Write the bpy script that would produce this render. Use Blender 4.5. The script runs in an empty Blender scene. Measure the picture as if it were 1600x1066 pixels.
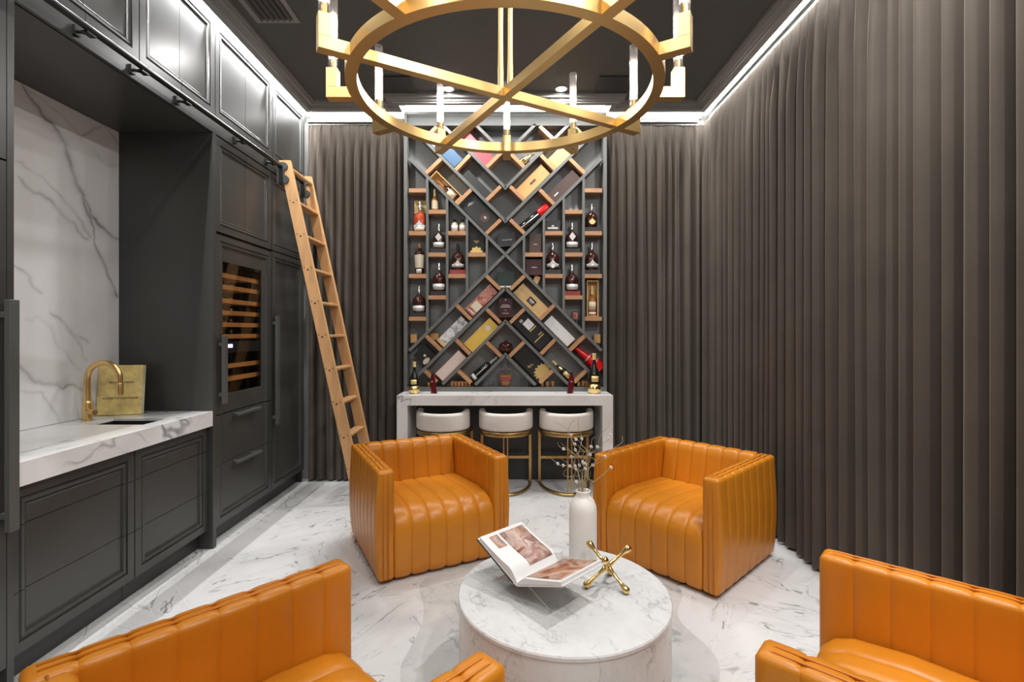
import bpy, bmesh, math, random
from mathutils import Vector, Matrix
PI = math.pi
R = math.radians
SC = bpy.context.scene
C = SC.collection
random.seed(7)

# ------------------------------------------------------------------ materials
def new_mat(name):
    m = bpy.data.materials.new(name); m.use_nodes = True
    nt = m.node_tree
    b = nt.nodes['Principled BSDF']
    return m, nt, b

def pmat(name, col, rough=.5, metal=0., spec=.5, bump=None, bump_scale=60., bump_dist=.002, coat=0., var=0., var_scale=8., stretch=None, sheen=0.):
    m, nt, b = new_mat(name)
    b.inputs['Base Color'].default_value = (*col, 1)
    b.inputs['Roughness'].default_value = rough
    b.inputs['Metallic'].default_value = metal
    b.inputs['Specular IOR Level'].default_value = spec
    if coat: b.inputs['Coat Weight'].default_value = coat; b.inputs['Coat Roughness'].default_value = .15
    if sheen:
        b.inputs['Sheen Weight'].default_value = sheen; b.inputs['Sheen Roughness'].default_value = .4
        b.inputs['Sheen Tint'].default_value = (*[min(1, c * 6) for c in col], 1)
    if bump or var:
        tc = nt.nodes.new('ShaderNodeTexCoord')
        src = tc.outputs['Object']
        if stretch:
            mp = nt.nodes.new('ShaderNodeMapping'); mp.inputs['Scale'].default_value = stretch
            nt.links.new(src, mp.inputs['Vector']); src = mp.outputs['Vector']
    if bump:
        n = nt.nodes.new('ShaderNodeTexNoise'); n.inputs['Scale'].default_value = bump_scale; n.inputs['Detail'].default_value = 4
        bp = nt.nodes.new('ShaderNodeBump'); bp.inputs['Strength'].default_value = bump; bp.inputs['Distance'].default_value = bump_dist
        nt.links.new(src, n.inputs['Vector']); nt.links.new(n.outputs['Fac'], bp.inputs['Height']); nt.links.new(bp.outputs['Normal'], b.inputs['Normal'])
    if var:
        n2 = nt.nodes.new('ShaderNodeTexNoise'); n2.inputs['Scale'].default_value = var_scale; n2.inputs['Detail'].default_value = 5
        cr = nt.nodes.new('ShaderNodeValToRGB')
        cr.color_ramp.elements[0].position = .3; cr.color_ramp.elements[1].position = .7
        cr.color_ramp.elements[0].color = (*[c * (1 - var) for c in col], 1)
        cr.color_ramp.elements[1].color = (*[min(1, c * (1 + var)) for c in col], 1)
        nt.links.new(src, n2.inputs['Vector']); nt.links.new(n2.outputs['Fac'], cr.inputs['Fac']); nt.links.new(cr.outputs['Color'], b.inputs['Base Color'])
    return m

def emat(name, col, strength):
    m, nt, b = new_mat(name)
    b.inputs['Base Color'].default_value = (.8, .8, .8, 1)
    b.inputs['Emission Color'].default_value = (*col, 1)
    b.inputs['Emission Strength'].default_value = strength
    return m

def glass_mat(name, tint=(1, 1, 1), gloss=.5, rough=.02):
    """thin architectural glass: clear pane with a fresnel reflection"""
    m = bpy.data.materials.new(name); m.use_nodes = True
    nt = m.node_tree; nt.nodes.clear()
    out = nt.nodes.new('ShaderNodeOutputMaterial')
    t = nt.nodes.new('ShaderNodeBsdfTransparent'); t.inputs['Color'].default_value = (*tint, 1)
    g = nt.nodes.new('ShaderNodeBsdfGlossy'); g.inputs['Roughness'].default_value = rough
    lw = nt.nodes.new('ShaderNodeLayerWeight'); lw.inputs['Blend'].default_value = .5
    pw = nt.nodes.new('ShaderNodeMath'); pw.operation = 'POWER'; pw.inputs[1].default_value = 4
    ma = nt.nodes.new('ShaderNodeMath'); ma.operation = 'MULTIPLY_ADD'; ma.inputs[1].default_value = gloss * 1.6; ma.inputs[2].default_value = .04; ma.use_clamp = True
    nt.links.new(lw.outputs['Facing'], pw.inputs[0]); nt.links.new(pw.outputs[0], ma.inputs[0])
    mx = nt.nodes.new('ShaderNodeMixShader')
    nt.links.new(ma.outputs[0], mx.inputs['Fac'])
    nt.links.new(t.outputs[0], mx.inputs[1]); nt.links.new(g.outputs[0], mx.inputs[2]); nt.links.new(mx.outputs[0], out.inputs['Surface'])
    return m

def marble(name, base=(.82, .81, .80), vein=(.30, .30, .31), rough=.22, rot=(0, 0, 0), scale=(1, 1, 1), vs=1.1, width=.025, vs2=3.2, amt2=.45, cloud=.10, loc=(0, 0, 0), sparse=.45, attr=False, warp=.14):
    m, nt, b = new_mat(name)
    L = nt.links.new
    N = nt.nodes.new
    b.inputs['Roughness'].default_value = rough
    tc = N('ShaderNodeTexCoord'); mp = N('ShaderNodeMapping')
    mp.vector_type = 'TEXTURE'
    mp.inputs['Rotation'].default_value = rot; mp.inputs['Scale'].default_value = scale; mp.inputs['Location'].default_value = loc
    if attr:
        at = N('ShaderNodeAttribute'); at.attribute_name = 'tile_uv'
        L(at.outputs['Vector'], mp.inputs['Vector'])
    else:
        L(tc.outputs['Object'], mp.inputs['Vector'])
    # warp
    wn = N('ShaderNodeTexNoise'); wn.inputs['Scale'].default_value = vs * 1.7; wn.inputs['Detail'].default_value = 6
    L(mp.outputs[0], wn.inputs['Vector'])
    ws = N('ShaderNodeVectorMath'); ws.operation = 'SCALE'; ws.inputs['Scale'].default_value = warp / vs
    L(wn.outputs['Color'], ws.inputs[0])
    wa = N('ShaderNodeVectorMath'); wa.operation = 'ADD'
    L(mp.outputs[0], wa.inputs[0]); L(ws.outputs[0], wa.inputs[1])
    def ridge(sc, w, detail):
        n = N('ShaderNodeTexNoise'); n.inputs['Scale'].default_value = sc; n.inputs['Detail'].default_value = detail; n.inputs['Roughness'].default_value = .55
        L(wa.outputs[0], n.inputs['Vector'])
        s = N('ShaderNodeMath'); s.operation = 'SUBTRACT'; s.inputs[1].default_value = .5; L(n.outputs['Fac'], s.inputs[0])
        a = N('ShaderNodeMath'); a.operation = 'ABSOLUTE'; L(s.outputs[0], a.inputs[0])
        r = N('ShaderNodeMapRange'); r.interpolation_type = 'SMOOTHSTEP'
        r.inputs['From Min'].default_value = 0; r.inputs['From Max'].default_value = w; r.inputs['To Min'].default_value = 1; r.inputs['To Max'].default_value = 0
        L(a.outputs[0], r.inputs['Value']); return r.outputs[0]
    r1 = ridge(vs, width, 3); r2 = ridge(vs2, width * .8, 4)
    # sparse mask
    mn = N('ShaderNodeTexNoise'); mn.inputs['Scale'].default_value = vs * 1.3; mn.inputs['Detail'].default_value = 2
    ma = N('ShaderNodeVectorMath'); ma.operation = 'ADD'; ma.inputs[1].default_value = (7.3, 2.1, 4.4)
    L(mp.outputs[0], ma.inputs[0]); L(ma.outputs[0], mn.inputs['Vector'])
    mr = N('ShaderNodeMapRange'); mr.inputs['From Min'].default_value = sparse; mr.inputs['From Max'].default_value = sparse + .16
    L(mn.outputs['Fac'], mr.inputs['Value'])
    m1 = N('ShaderNodeMath'); m1.operation = 'MULTIPLY'; L(r1, m1.inputs[0]); L(mr.outputs[0], m1.inputs[1])
    m2 = N('ShaderNodeMath'); m2.operation = 'MULTIPLY'; L(r2, m2.inputs[0]); L(mr.outputs[0], m2.inputs[1])
    m2b = N('ShaderNodeMath'); m2b.operation = 'MULTIPLY'; m2b.inputs[1].default_value = amt2; L(m2.outputs[0], m2b.inputs[0])
    mx = N('ShaderNodeMath'); mx.operation = 'MAXIMUM'; L(m1.outputs[0], mx.inputs[0]); L(m2b.outputs[0], mx.inputs[1])
    cn = N('ShaderNodeTexNoise'); cn.inputs['Scale'].default_value = vs * 2; cn.inputs['Detail'].default_value = 6
    L(wa.outputs[0], cn.inputs['Vector'])
    cr = N('ShaderNodeMapRange'); cr.inputs['From Min'].default_value = .45; cr.inputs['From Max'].default_value = .75; cr.inputs['To Max'].default_value = cloud * 3
    L(cn.outputs['Fac'], cr.inputs['Value'])
    ad = N('ShaderNodeMath'); ad.operation = 'ADD'; ad.use_clamp = True; L(mx.outputs[0], ad.inputs[0]); L(cr.outputs[0], ad.inputs[1])
    mc = N('ShaderNodeMix'); mc.data_type = 'RGBA'
    mc.inputs['A'].default_value = (*base, 1); mc.inputs['B'].default_value = (*vein, 1)
    L(ad.outputs[0], mc.inputs['Factor'])
    L(mc.outputs['Result'], b.inputs['Base Color'])
    return m

def blotch(name, cols, scale=12., rough=.35, loc=(0, 0, 0)):
    """printed picture: soft colour blotches"""
    m, nt, b = new_mat(name)
    tc = nt.nodes.new('ShaderNodeTexCoord'); mp = nt.nodes.new('ShaderNodeMapping'); mp.inputs['Location'].default_value = loc
    n = nt.nodes.new('ShaderNodeTexNoise'); n.inputs['Scale'].default_value = scale; n.inputs['Detail'].default_value = 3; n.inputs['Distortion'].default_value = 1.2
    cr = nt.nodes.new('ShaderNodeValToRGB')
    el = cr.color_ramp.elements
    while len(el) < len(cols): el.new(.5)
    for i, c in enumerate(cols):
        el[i].position = .3 + .4 * i / (len(cols) - 1); el[i].color = (*c, 1)
    nt.links.new(tc.outputs['Object'], mp.inputs['Vector']); nt.links.new(mp.outputs[0], n.inputs['Vector'])
    nt.links.new(n.outputs['Fac'], cr.inputs['Fac']); nt.links.new(cr.outputs['Color'], b.inputs['Base Color'])
    b.inputs['Roughness'].default_value = rough
    return m

M = {}
M['cab'] = pmat('charcoal_cabinet_paint', (.050, .0495, .046), .33, spec=.5)
M['cab_handle'] = pmat('handle_paint', (.085, .087, .080), .4)
M['ceil'] = pmat('stippled_charcoal_ceiling', (.118, .123, .116), .6, bump=.9, bump_scale=60, bump_dist=.007, spec=.35)
M['trim'] = pmat('grey_moulding_paint', (.30, .30, .29), .4)
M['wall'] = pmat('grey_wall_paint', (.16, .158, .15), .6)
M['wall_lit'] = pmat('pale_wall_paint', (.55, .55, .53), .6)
M['dark'] = pmat('dark_panel_paint', (.040, .043, .044), .45)
M['black'] = pmat('black_metal', (.012, .012, .012), .35, metal=.3)
M['blackmatte'] = pmat('black_card', (.010, .010, .010), .6)
M['steel'] = pmat('dark_steel', (.10, .105, .10), .35, metal=.8)
M['rail'] = pmat('black_rail_metal', (.06, .06, .06), .28, metal=.9)
M['chrome'] = pmat('bright_steel', (.7, .7, .7), .2, metal=1)
M['gold'] = pmat('brushed_gold', (.80, .545, .225), .32, metal=1, bump=.05, bump_scale=300)
M['gold_dark'] = pmat('antique_brass', (.50, .34, .14), .34, metal=1)
M['gold_bright'] = pmat('polished_brass', (.85, .62, .25), .16, metal=1)
M['goldcard'] = pmat('gold_card', (.86, .65, .25), .42, metal=.1, var=.2, var_scale=22)
M['leather'] = pmat('tan_orange_leather', (.585, .205, .012), .36, spec=.45, bump=.22, bump_scale=30, bump_dist=.004, var=.05, var_scale=5)
M['piping'] = pmat('leather_piping', (.56, .17, .009), .4)
M['plinth'] = pmat('black_plinth', (.015, .013, .011), .6)
M['velvet'] = pmat('taupe_velvet', (.080, .066, .054), .8, spec=.2, sheen=.35, var=.10, var_scale=3)
M['shelfgrey'] = pmat('grey_bookcase_paint', (.145, .145, .136), .45)
M['shelfback'] = pmat('bookcase_paint_lightened', (.255, .265, .265), .5)  # same paint as the boards, lightened to replace missing front light
M['wood'] = pmat('tan_oak', (.47, .25, .125), .45, var=.16, var_scale=4, stretch=(2, 6, 30))
M['ladderwood'] = pmat('ladder_birch', (.58, .325, .145), .4, var=.12, var_scale=3, stretch=(9, 9, 1.2))
M['rackwood'] = pmat('rack_beech', (.50, .22, .06), .5, var=.15, var_scale=6)
M['palewood'] = pmat('pale_box_wood', (.68, .45, .20), .45, var=.15, var_scale=3, stretch=(14, 6, 2))
M['orangewood'] = pmat('orange_box_wood', (.62, .34, .13), .45, var=.12, var_scale=3, stretch=(14, 6, 2))
M['cream'] = pmat('cream_leather', (.78, .73, .67), .42, bump=.1, bump_scale=40)
M['white'] = pmat('matte_white_ceramic', (.90, .88, .84), .5, bump=.05, bump_scale=90)
M['paper'] = pmat('white_paper', (.82, .81, .80), .5)
M['labelpaper'] = pmat('cream_label_paper', (.72, .66, .50), .6)
M['silver'] = pmat('silver_print', (.62, .62, .60), .4, metal=.2)
M['redcard'] = pmat('red_card', (.30, .045, .045), .5)
M['redbright'] = pmat('bright_red_lacquer', (.72, .012, .012), .25)
M['maroon'] = pmat('maroon_card', (.060, .014, .018), .5)
M['brown'] = pmat('brown_card', (.080, .045, .038), .5)
M['darkcard'] = pmat('charcoal_card', (.028, .028, .027), .5)
M['greencard'] = pmat('dark_green_card', (.022, .045, .038), .5)
M['bluecard'] = pmat('blue_card', (.055, .12, .21), .45)
M['pinkred'] = pmat('dusty_red_card', (.36, .08, .10), .45)
M['yellowcard'] = pmat('yellow_card', (.78, .52, .10), .45)
M['lightgold'] = pmat('light_gold_card', (.80, .55, .16), .4, metal=.2)
M['pinkcard'] = pmat('pale_pink_card', (.80, .66, .60), .5)
M['copper'] = pmat('copper_edge', (.62, .30, .18), .35, metal=.5)
M['redpattern'] = blotch('red_swirl_print', [(.20, .03, .03), (.42, .12, .09), (.62, .34, .26), (.25, .04, .04)], 26)
M['greyveinprint'] = marble('marbled_white_card', rough=.45, vs=9, vs2=20, width=.05, sparse=.3)
M['whisky'] = pmat('amber_whisky_glass', (.040, .008, .004), .08, coat=.5)
M['redwhisky'] = pmat('red_whisky_glass', (.42, .05, .012), .08, coat=.5)
M['amber'] = pmat('amber_glass', (.42, .15, .03), .08, coat=.5)
M['ambercork'] = pmat('amber_cork', (.45, .20, .07), .35)
M['palebottle'] = pmat('cream_bottle_label', (.70, .60, .42), .5)
M['blackglass'] = pmat('black_bottle_glass', (.006, .007, .006), .06, coat=.6)
M['redglass'] = pmat('dark_red_glass', (.10, .004, .008), .06, coat=.6)
M['glass'] = glass_mat('clear_glass', (.97, .97, .97), .35)
M['tube'] = glass_mat('fluted_tube_glass', (.98, .97, .96), .25, .05)
def frost(m, col, fac):
    nt = m.node_tree; out = nt.nodes['Material Output']; src = out.inputs['Surface'].links[0].from_socket
    tr = nt.nodes.new('ShaderNodeBsdfTranslucent'); tr.inputs['Color'].default_value = (*col, 1)
    mx = nt.nodes.new('ShaderNodeMixShader'); mx.inputs['Fac'].default_value = fac
    nt.links.new(src, mx.inputs[1]); nt.links.new(tr.outputs[0], mx.inputs[2]); nt.links.new(mx.outputs[0], out.inputs['Surface'])
frost(M['tube'], (.95, .90, .86), .13)
M['doorglass'] = glass_mat('smoked_door_glass', (.88, .87, .85), .14)
M['acrylic'] = glass_mat('clear_acrylic', (.965, .97, .97), .12)
M['acrylic_edge'] = pmat('acrylic_edge', (.78, .80, .79), .2)
M['crystal'] = glass_mat('cut_crystal', (.86, .88, .90), .45, .08)
frost(M['crystal'], (.92, .94, .96), .48)
M['core'] = emat('lit_candle_core', (1., .945, .88), 30.)
M['led'] = emat('led_line', (1., 1., 1.), 850.)
M['led_soft'] = emat('led_line_soft', (1., 1., 1.), 520.)
M['glow_band'] = emat('led_glow_band', (1., 1., .98), 5.)
M['lens'] = emat('lit_downlight_lens', (1., .97, .92), 14.)
M['fridgelamp'] = emat('fridge_lamp', (1., .78, .52), 7.)
M['display'] = emat('fridge_display', (.45, .40, 1.), 3.)
M['fridge_in'] = pmat('fridge_liner', (.012, .010, .009), .5)
def vein_mat():
    m, nt, b = new_mat('calacatta_slab')
    at = nt.nodes.new('ShaderNodeAttribute'); at.attribute_name = 'vein'
    tc = nt.nodes.new('ShaderNodeTexCoord'); n = nt.nodes.new('ShaderNodeTexNoise'); n.inputs['Scale'].default_value = 2.2; n.inputs['Detail'].default_value = 8; n.inputs['Distortion'].default_value = .6
    cr = nt.nodes.new('ShaderNodeMapRange'); cr.inputs['From Min'].default_value = .5; cr.inputs['From Max'].default_value = .85; cr.inputs['To Max'].default_value = .18
    ad = nt.nodes.new('ShaderNodeMath'); ad.operation = 'ADD'; ad.use_clamp = True
    mc = nt.nodes.new('ShaderNodeMix'); mc.data_type = 'RGBA'; mc.inputs['A'].default_value = (.82, .81, .805, 1); mc.inputs['B'].default_value = (.15, .15, .165, 1)
    L = nt.links.new
    L(tc.outputs['Object'], n.inputs['Vector']); L(n.outputs['Fac'], cr.inputs['Value']); L(at.outputs['Fac'], ad.inputs[0]); L(cr.outputs[0], ad.inputs[1])
    L(ad.outputs[0], mc.inputs['Factor']); L(mc.outputs['Result'], b.inputs['Base Color']); b.inputs['Roughness'].default_value = .28
    return m
M['slab'] = vein_mat()
M['counter'] = marble('calacatta_counter', base=(.80, .79, .78), vein=(.27, .27, .28), rot=(0, R(20), R(60)), scale=(1.6, .6, .6), vs=1.5, width=.018, vs2=3.6, amt2=.5, cloud=.05, sparse=.44, loc=(1.4, .7, .2), warp=.2)
M['barstone'] = marble('calacatta_bar', base=(.80, .79, .775), vein=(.40, .39, .385), rot=(0, R(35), 0), scale=(.5, 1, 1.3), vs=1.5, width=.012, vs2=4, amt2=.5, cloud=.035, sparse=.46, loc=(.7, .3, .2), warp=.2)
M['drum'] = marble('carrara_drum', base=(.745, .74, .73), vein=(.51, .51, .50), rot=(0, 0, R(35)), scale=(.7, 1.1, 1), vs=6.5, width=.028, vs2=17, amt2=.8, cloud=.09, sparse=.47, warp=.25)
M['tile'] = marble('white_marble_tile', base=(.72, .715, .71), vein=(.27, .265, .26), scale=(1.5, .45, 1), vs=2.7, width=.014, vs2=6, amt2=.55, cloud=.035, sparse=.44, rough=.2, attr=True, warp=.2)
M['inlay'] = marble('grey_marble_inlay', base=(.62, .612, .60), vein=(.38, .415, .41), vs=4.2, width=.05, vs2=11, amt2=.6, cloud=.13, sparse=.46, rough=.2, warp=.25)
M['grout'] = pmat('grout', (.74, .735, .725), .5)
M['twig'] = pmat('pale_twig', (.42, .34, .19), .7)
M['blossom'] = pmat('white_blossom', (.85, .83, .80), .6)
M['photo'] = blotch('printed_photo', [(.14, .04, .03), (.50, .24, .16), (.66, .50, .42), (.36, .16, .13), (.70, .58, .52)], 9)
M['photo2'] = blotch('printed_photo_two', [(.10, .05, .04), (.48, .20, .10), (.62, .44, .36), (.22, .17, .16)], 10, loc=(3, 1, 2))
M['goldprint'] = pmat('gold_print', (.70, .52, .20), .4, metal=.4)
M['grille'] = pmat('vent_grille', (.14, .14, .135), .5)
M['mirrorcap'] = pmat('silver_cap', (.72, .72, .70), .2, metal=.9)

# ------------------------------------------------------------------ mesh builder
class MB:
    def __init__(s): s.bm = bmesh.new()
    def box(s, x0, x1, y0, y1, z0, z1, mat=None):
        P = [(x0, y0, z0), (x1, y0, z0), (x1, y1, z0), (x0, y1, z0), (x0, y0, z1), (x1, y0, z1), (x1, y1, z1), (x0, y1, z1)]
        if mat is not None: P = [mat @ Vector(p) for p in P]
        v = [s.bm.verts.new(p) for p in P]
        for f in ((0, 3, 2, 1), (4, 5, 6, 7), (0, 1, 5, 4), (1, 2, 6, 5), (2, 3, 7, 6), (3, 0, 4, 7)):
            s.bm.faces.new([v[i] for i in f])
        return s
    def prism(s, pts, fn, a, b):
        """pts: 2-D outline; fn(p, q, t) -> 3-D; from t=a to t=b"""
        A = [s.bm.verts.new(fn(p[0], p[1], a)) for p in pts]; B = [s.bm.verts.new(fn(p[0], p[1], b)) for p in pts]
        n = len(pts)
        s.bm.faces.new(A); s.bm.faces.new(B[::-1])
        for i in range(n): s.bm.faces.new((A[i], B[i], B[(i + 1) % n], A[(i + 1) % n]))
        return s
    def tube(s, path, r, n=10, caps=True, closed=False):
        path = [Vector(p) for p in path]; k = len(path)
        rr = r if isinstance(r, (list, tuple)) else [r] * k
        rings = []; up = None
        for i, p in enumerate(path):
            if closed: d = (path[(i + 1) % k] - path[i - 1])
            else: d = path[min(i + 1, k - 1)] - path[max(i - 1, 0)]
            d.normalize()
            if up is None:
                up = Vector((0, 0, 1)) if abs(d.z) < .9 else Vector((1, 0, 0))
            x = d.cross(up)
            if x.length < 1e-5: x = d.cross(Vector((0, 1, 0)))
            x.normalize(); up = x.cross(d).normalized()
            rings.append([s.bm.verts.new(p + (x * math.cos(2 * PI * j / n) + up * math.sin(2 * PI * j / n)) * rr[i]) for j in range(n)])
        m = k if closed else k - 1
        for i in range(m):
            a, b = rings[i], rings[(i + 1) % k]
            for j in range(n): s.bm.faces.new((a[j], a[(j + 1) % n], b[(j + 1) % n], b[j]))
        if caps and not closed:
            s.bm.faces.new(rings[0][::-1]); s.bm.faces.new(rings[-1])
        return s
    def lathe(s, prof, n=24, o=(0, 0, 0), arc=None, sx=1., sy=1., loop=False):
        """prof: (r, z) list, revolved about z"""
        o = Vector(o); rings = []
        if loop: prof = prof[:-1] + [None]
        full = arc is None
        a0, a1 = (0, 2 * PI) if full else arc
        cnt = n if full else n + 1
        for rz_ in prof:
            if rz_ is None: rings.append(None); continue
            r, z = rz_
            if r < 1e-6 and full: rings.append([s.bm.verts.new(o + Vector((0, 0, z)))])
            else: rings.append([s.bm.verts.new(o + Vector((r * sx * math.cos(a0 + (a1 - a0) * j / n), r * sy * math.sin(a0 + (a1 - a0) * j / n), z))) for j in range(cnt)])
        if loop: rings[-1] = rings[0]
        for a, b in zip(rings, rings[1:]):
            for j in range(n):
                k2 = (j + 1) % cnt if full else j + 1
                if len(a) == 1 and len(b) == 1: continue
                if len(a) == 1: s.bm.faces.new((a[0], b[k2], b[j]))
                elif len(b) == 1: s.bm.faces.new((a[j], a[k2], b[0]))
                else: s.bm.faces.new((a[j], a[k2], b[k2], b[j]))
        if full and not loop:
            if len(rings[0]) > 1: s.bm.faces.new(rings[0][::-1])
            if len(rings[-1]) > 1: s.bm.faces.new(rings[-1])
        return s
    def grid(s, rows):
        V = [[s.bm.verts.new(p) for p in r] for r in rows]
        for a, b in zip(V, V[1:]):
            for j in range(len(a) - 1): s.bm.faces.new((a[j], a[j + 1], b[j + 1], b[j]))
        return s
    def build(s, name, mat, parent=None, smooth=False, bevel=0., seg=2, angle=None, solid=0.):
        bmesh.ops.recalc_face_normals(s.bm, faces=s.bm.faces)
        me = bpy.data.meshes.new(name); s.bm.to_mesh(me); s.bm.free()
        for m in (mat if isinstance(mat, (list, tuple)) else [mat]): me.materials.append(m)
        o = bpy.data.objects.new(name, me); C.objects.link(o)
        if parent: o.parent = parent
        if smooth:
            me.polygons.foreach_set('use_smooth', [True] * len(me.polygons))
            if angle: me.set_sharp_from_angle(angle=R(angle))
        if solid:
            sm = o.modifiers.new('thickness', 'SOLIDIFY'); sm.thickness = solid; sm.offset = 0
        if bevel:
            b = o.modifiers.new('edges', 'BEVEL'); b.width = bevel; b.segments = seg; b.limit_method = 'ANGLE'; b.angle_limit = R(35)
        return o

def tag(o, label, cat, group=None, kind=None):
    o['label'] = label; o['category'] = cat
    if group: o['group'] = group
    if kind: o['kind'] = kind
    return o
def thing(name, label, cat, loc=(0, 0, 0), rot=(0, 0, 0), group=None):
    o = bpy.data.objects.new(name, None); C.objects.link(o)
    o.location = loc; o.rotation_euler = rot; o.empty_display_size = .05
    return tag(o, label, cat, group)
def struct(o):
    o['kind'] = 'structure'; return o
def dup(root, loc, rot=None, label=None):
    r = root.copy(); C.objects.link(r); r.location = loc
    if rot is not None: r.rotation_euler = rot
    if label: r['label'] = label
    for ch in list(root.children):
        c = ch.copy(); C.objects.link(c); c.parent = r
        for g in list(ch.children):
            d = g.copy(); C.objects.link(d); d.parent = c
    return r
def text(name, body, size, mat, parent, loc, rot, align='CENTER', extrude=.0004, shear=0):
    cu = bpy.data.curves.new(name, 'FONT'); cu.body = body; cu.size = size; cu.align_x = align; cu.align_y = 'CENTER'; cu.extrude = extrude; cu.shear = shear
    cu.materials.append(mat)
    tmp = bpy.data.objects.new(name, cu); C.objects.link(tmp)
    me = bpy.data.meshes.new_from_object(tmp.evaluated_get(bpy.context.evaluated_depsgraph_get()))
    bpy.data.objects.remove(tmp); bpy.data.curves.remove(cu)
    o = bpy.data.objects.new(name, me); C.objects.link(o); o.parent = parent; o.location = loc; o.rotation_euler = rot
    return o
def rrect(x0, x1, y0, y1, r, n=5):
    pts = []
    for cx, cy, a in ((x1 - r, y1 - r, 0), (x0 + r, y1 - r, 90), (x0 + r, y0 + r, 180), (x1 - r, y0 + r, 270)):
        for i in range(n + 1):
            t = R(a + 90 * i / n); pts.append((cx + r * math.cos(t), cy + r * math.sin(t)))
    return pts

EYE = 1.46
# room: cabinets on the left (front plane XL), velvet curtains on the right, bar and bookcase at the far end
XL, XR, YB, YF = -2.0, 1.98, 4.98, -1.3
ZC = 3.60
# ------------------------------------------------------------------ floor: herringbone marble tiles
def make_floor():
    w, n = .15, 4
    base = MB().box(-2.75, 2.1, YF, 5.1, -.06, -.0006).build('floor', M['grout'])
    struct(base)
    bm = bmesh.new(); lay = bm.loops.layers.float_vector.new('tile_uv')
    rnd = random.Random(3)
    ca, sa = math.cos(R(45)), math.sin(R(45))
    x0, x1, y0, y1 = -2.7, 2.05, YF, 5.05
    g = .0012
    for i in range(-45, 50):
        for j in range(-45, 50):
            k = (i - j) % (2 * n)
            if k == 0: rect = (i * w, (i + n) * w, j * w, (j + 1) * w); hor = True
            elif k == 2 * n - 1: rect = (i * w, (i + 1) * w, j * w, (j + n) * w); hor = False
            else: continue
            cx, cy = (rect[0] + rect[1]) / 2, (rect[2] + rect[3]) / 2
            wx, wy = cx * ca - cy * sa, cx * sa + cy * ca + 1.8
            if not (x0 - .4 < wx < x1 + .4 and y0 - .4 < wy < y1 + .4): continue
            ox, oy, oz = rnd.uniform(0, 60), rnd.uniform(0, 60), rnd.uniform(0, 60)
            flip = rnd.choice((1, -1))
            cs = [(rect[0] + g, rect[2] + g), (rect[1] - g, rect[2] + g), (rect[1] - g, rect[3] - g), (rect[0] + g, rect[3] - g)]
            vs = []; uv = []
            for (a, b) in cs:
                vs.append(bm.verts.new((a * ca - b * sa, a * sa + b * ca + 1.8, 0)))
                la, lb = a - rect[0], b - rect[2]
                if not hor: la, lb = lb, la
                uv.append((la + ox, flip * lb + oy + .35 * la, oz))
            f = bm.faces.new(vs)
            for l, c in zip(f.loops, uv): l[lay] = c
    for co, no in (((x0, 0, 0), (-1, 0, 0)), ((x1, 0, 0), (1, 0, 0)), ((0, y0, 0), (0, -1, 0)), ((0, y1, 0), (0, 1, 0))):
        bmesh.ops.bisect_plane(bm, geom=bm.verts[:] + bm.edges[:] + bm.faces[:], plane_co=co, plane_no=no, clear_outer=True)
    bmesh.ops.recalc_face_normals(bm, faces=bm.faces)
    for f in bm.faces:
        if f.normal.z < 0: f.normal_flip()
    me = bpy.data.meshes.new('floor_tiles'); bm.to_mesh(me); bm.free(); me.materials.append(M['tile'])
    o = bpy.data.objects.new('floor_tiles', me); C.objects.link(o); o.parent = base
    # grey inlay with wavy sides under the drum table
    pts = []
    for i in range(73):
        y = 1.1 + (3.25 - 1.1) * i / 72
        t = (y - 2.15) / 1.08
        hw = (.66 + .045 * math.sin((y - 2.1) * 10.5) + .10 * max(0, y - 2.3)) * max(0, 1 - abs(t) ** 8) ** .5
        pts.append((hw, y))
    ol = [(.215 + a, y) for a, y in pts] + [(.215 - a - .02 * math.sin(y * 13), y) for a, y in pts[::-1][1:-1]]
    mb = MB(); mb.prism(ol, lambda p, q, t: (p, q, t), -.0003, .0012)
    mb.build('floor_inlay', M['inlay'], base)
    return base
make_floor()

# ------------------------------------------------------------------ walls, ceiling, mouldings
struct(MB().box(-2.80, 2.12, YB, YB + .1, -.06, 3.8).build('wall_back', M['wall_lit']))
struct(MB().box(XR, XR + .1, YF, YB, -.06, 3.8).build('wall_right', M['wall_lit']))
struct(MB().box(-2.80, -2.68, YF, YB, -.06, 3.8).build('wall_left', M['wall']))
struct(MB().box(-2.80, 2.08, YF - .1, YF, -.06, 3.8).build('wall_front', M['wall']))

BX0, BX1 = -1.025, .921      # width of bar and bookcase
def outline(d):
    l, r, b, f = -1.93 + d, 1.83 - d, 4.73 - d, YF + .05 + d
    return [(l, f), (r, f), (r, b), (BX1 + d, b), (BX1 + d, 4.59 - d), (BX0 - d, 4.59 - d), (BX0 - d, b), (l, b)]
def loops(prof):
    mb = MB(); rings = []
    for d, z in prof: rings.append([mb.bm.verts.new((x, y, z)) for x, y in outline(d)])
    for a, b in zip(rings, rings[1:]):
        for i in range(8): mb.bm.faces.new((a[i], a[(i + 1) % 8], b[(i + 1) % 8], b[i]))
    return mb, rings
mb, rg = loops([(.12, 3.72), (.12, ZC)])
mb.bm.faces.new(rg[-1])
cl = struct(mb.build('ceiling', M['ceil']))
MB().box(-2.68, XR, YF, YB, 3.705, 3.79).build('ceiling_slab', M['trim'], cl)
mb, rg = loops([(0, 3.70), (0, 3.53), (.05, 3.53), (.052, 3.545), (.066, 3.545), (.068, 3.558), (.10, 3.562), (.104, 3.578), (.118, 3.578), (.12, ZC + .03), (.12, 3.70)])
struct(mb.build('trim_1', M['trim'], bevel=.0))

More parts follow.
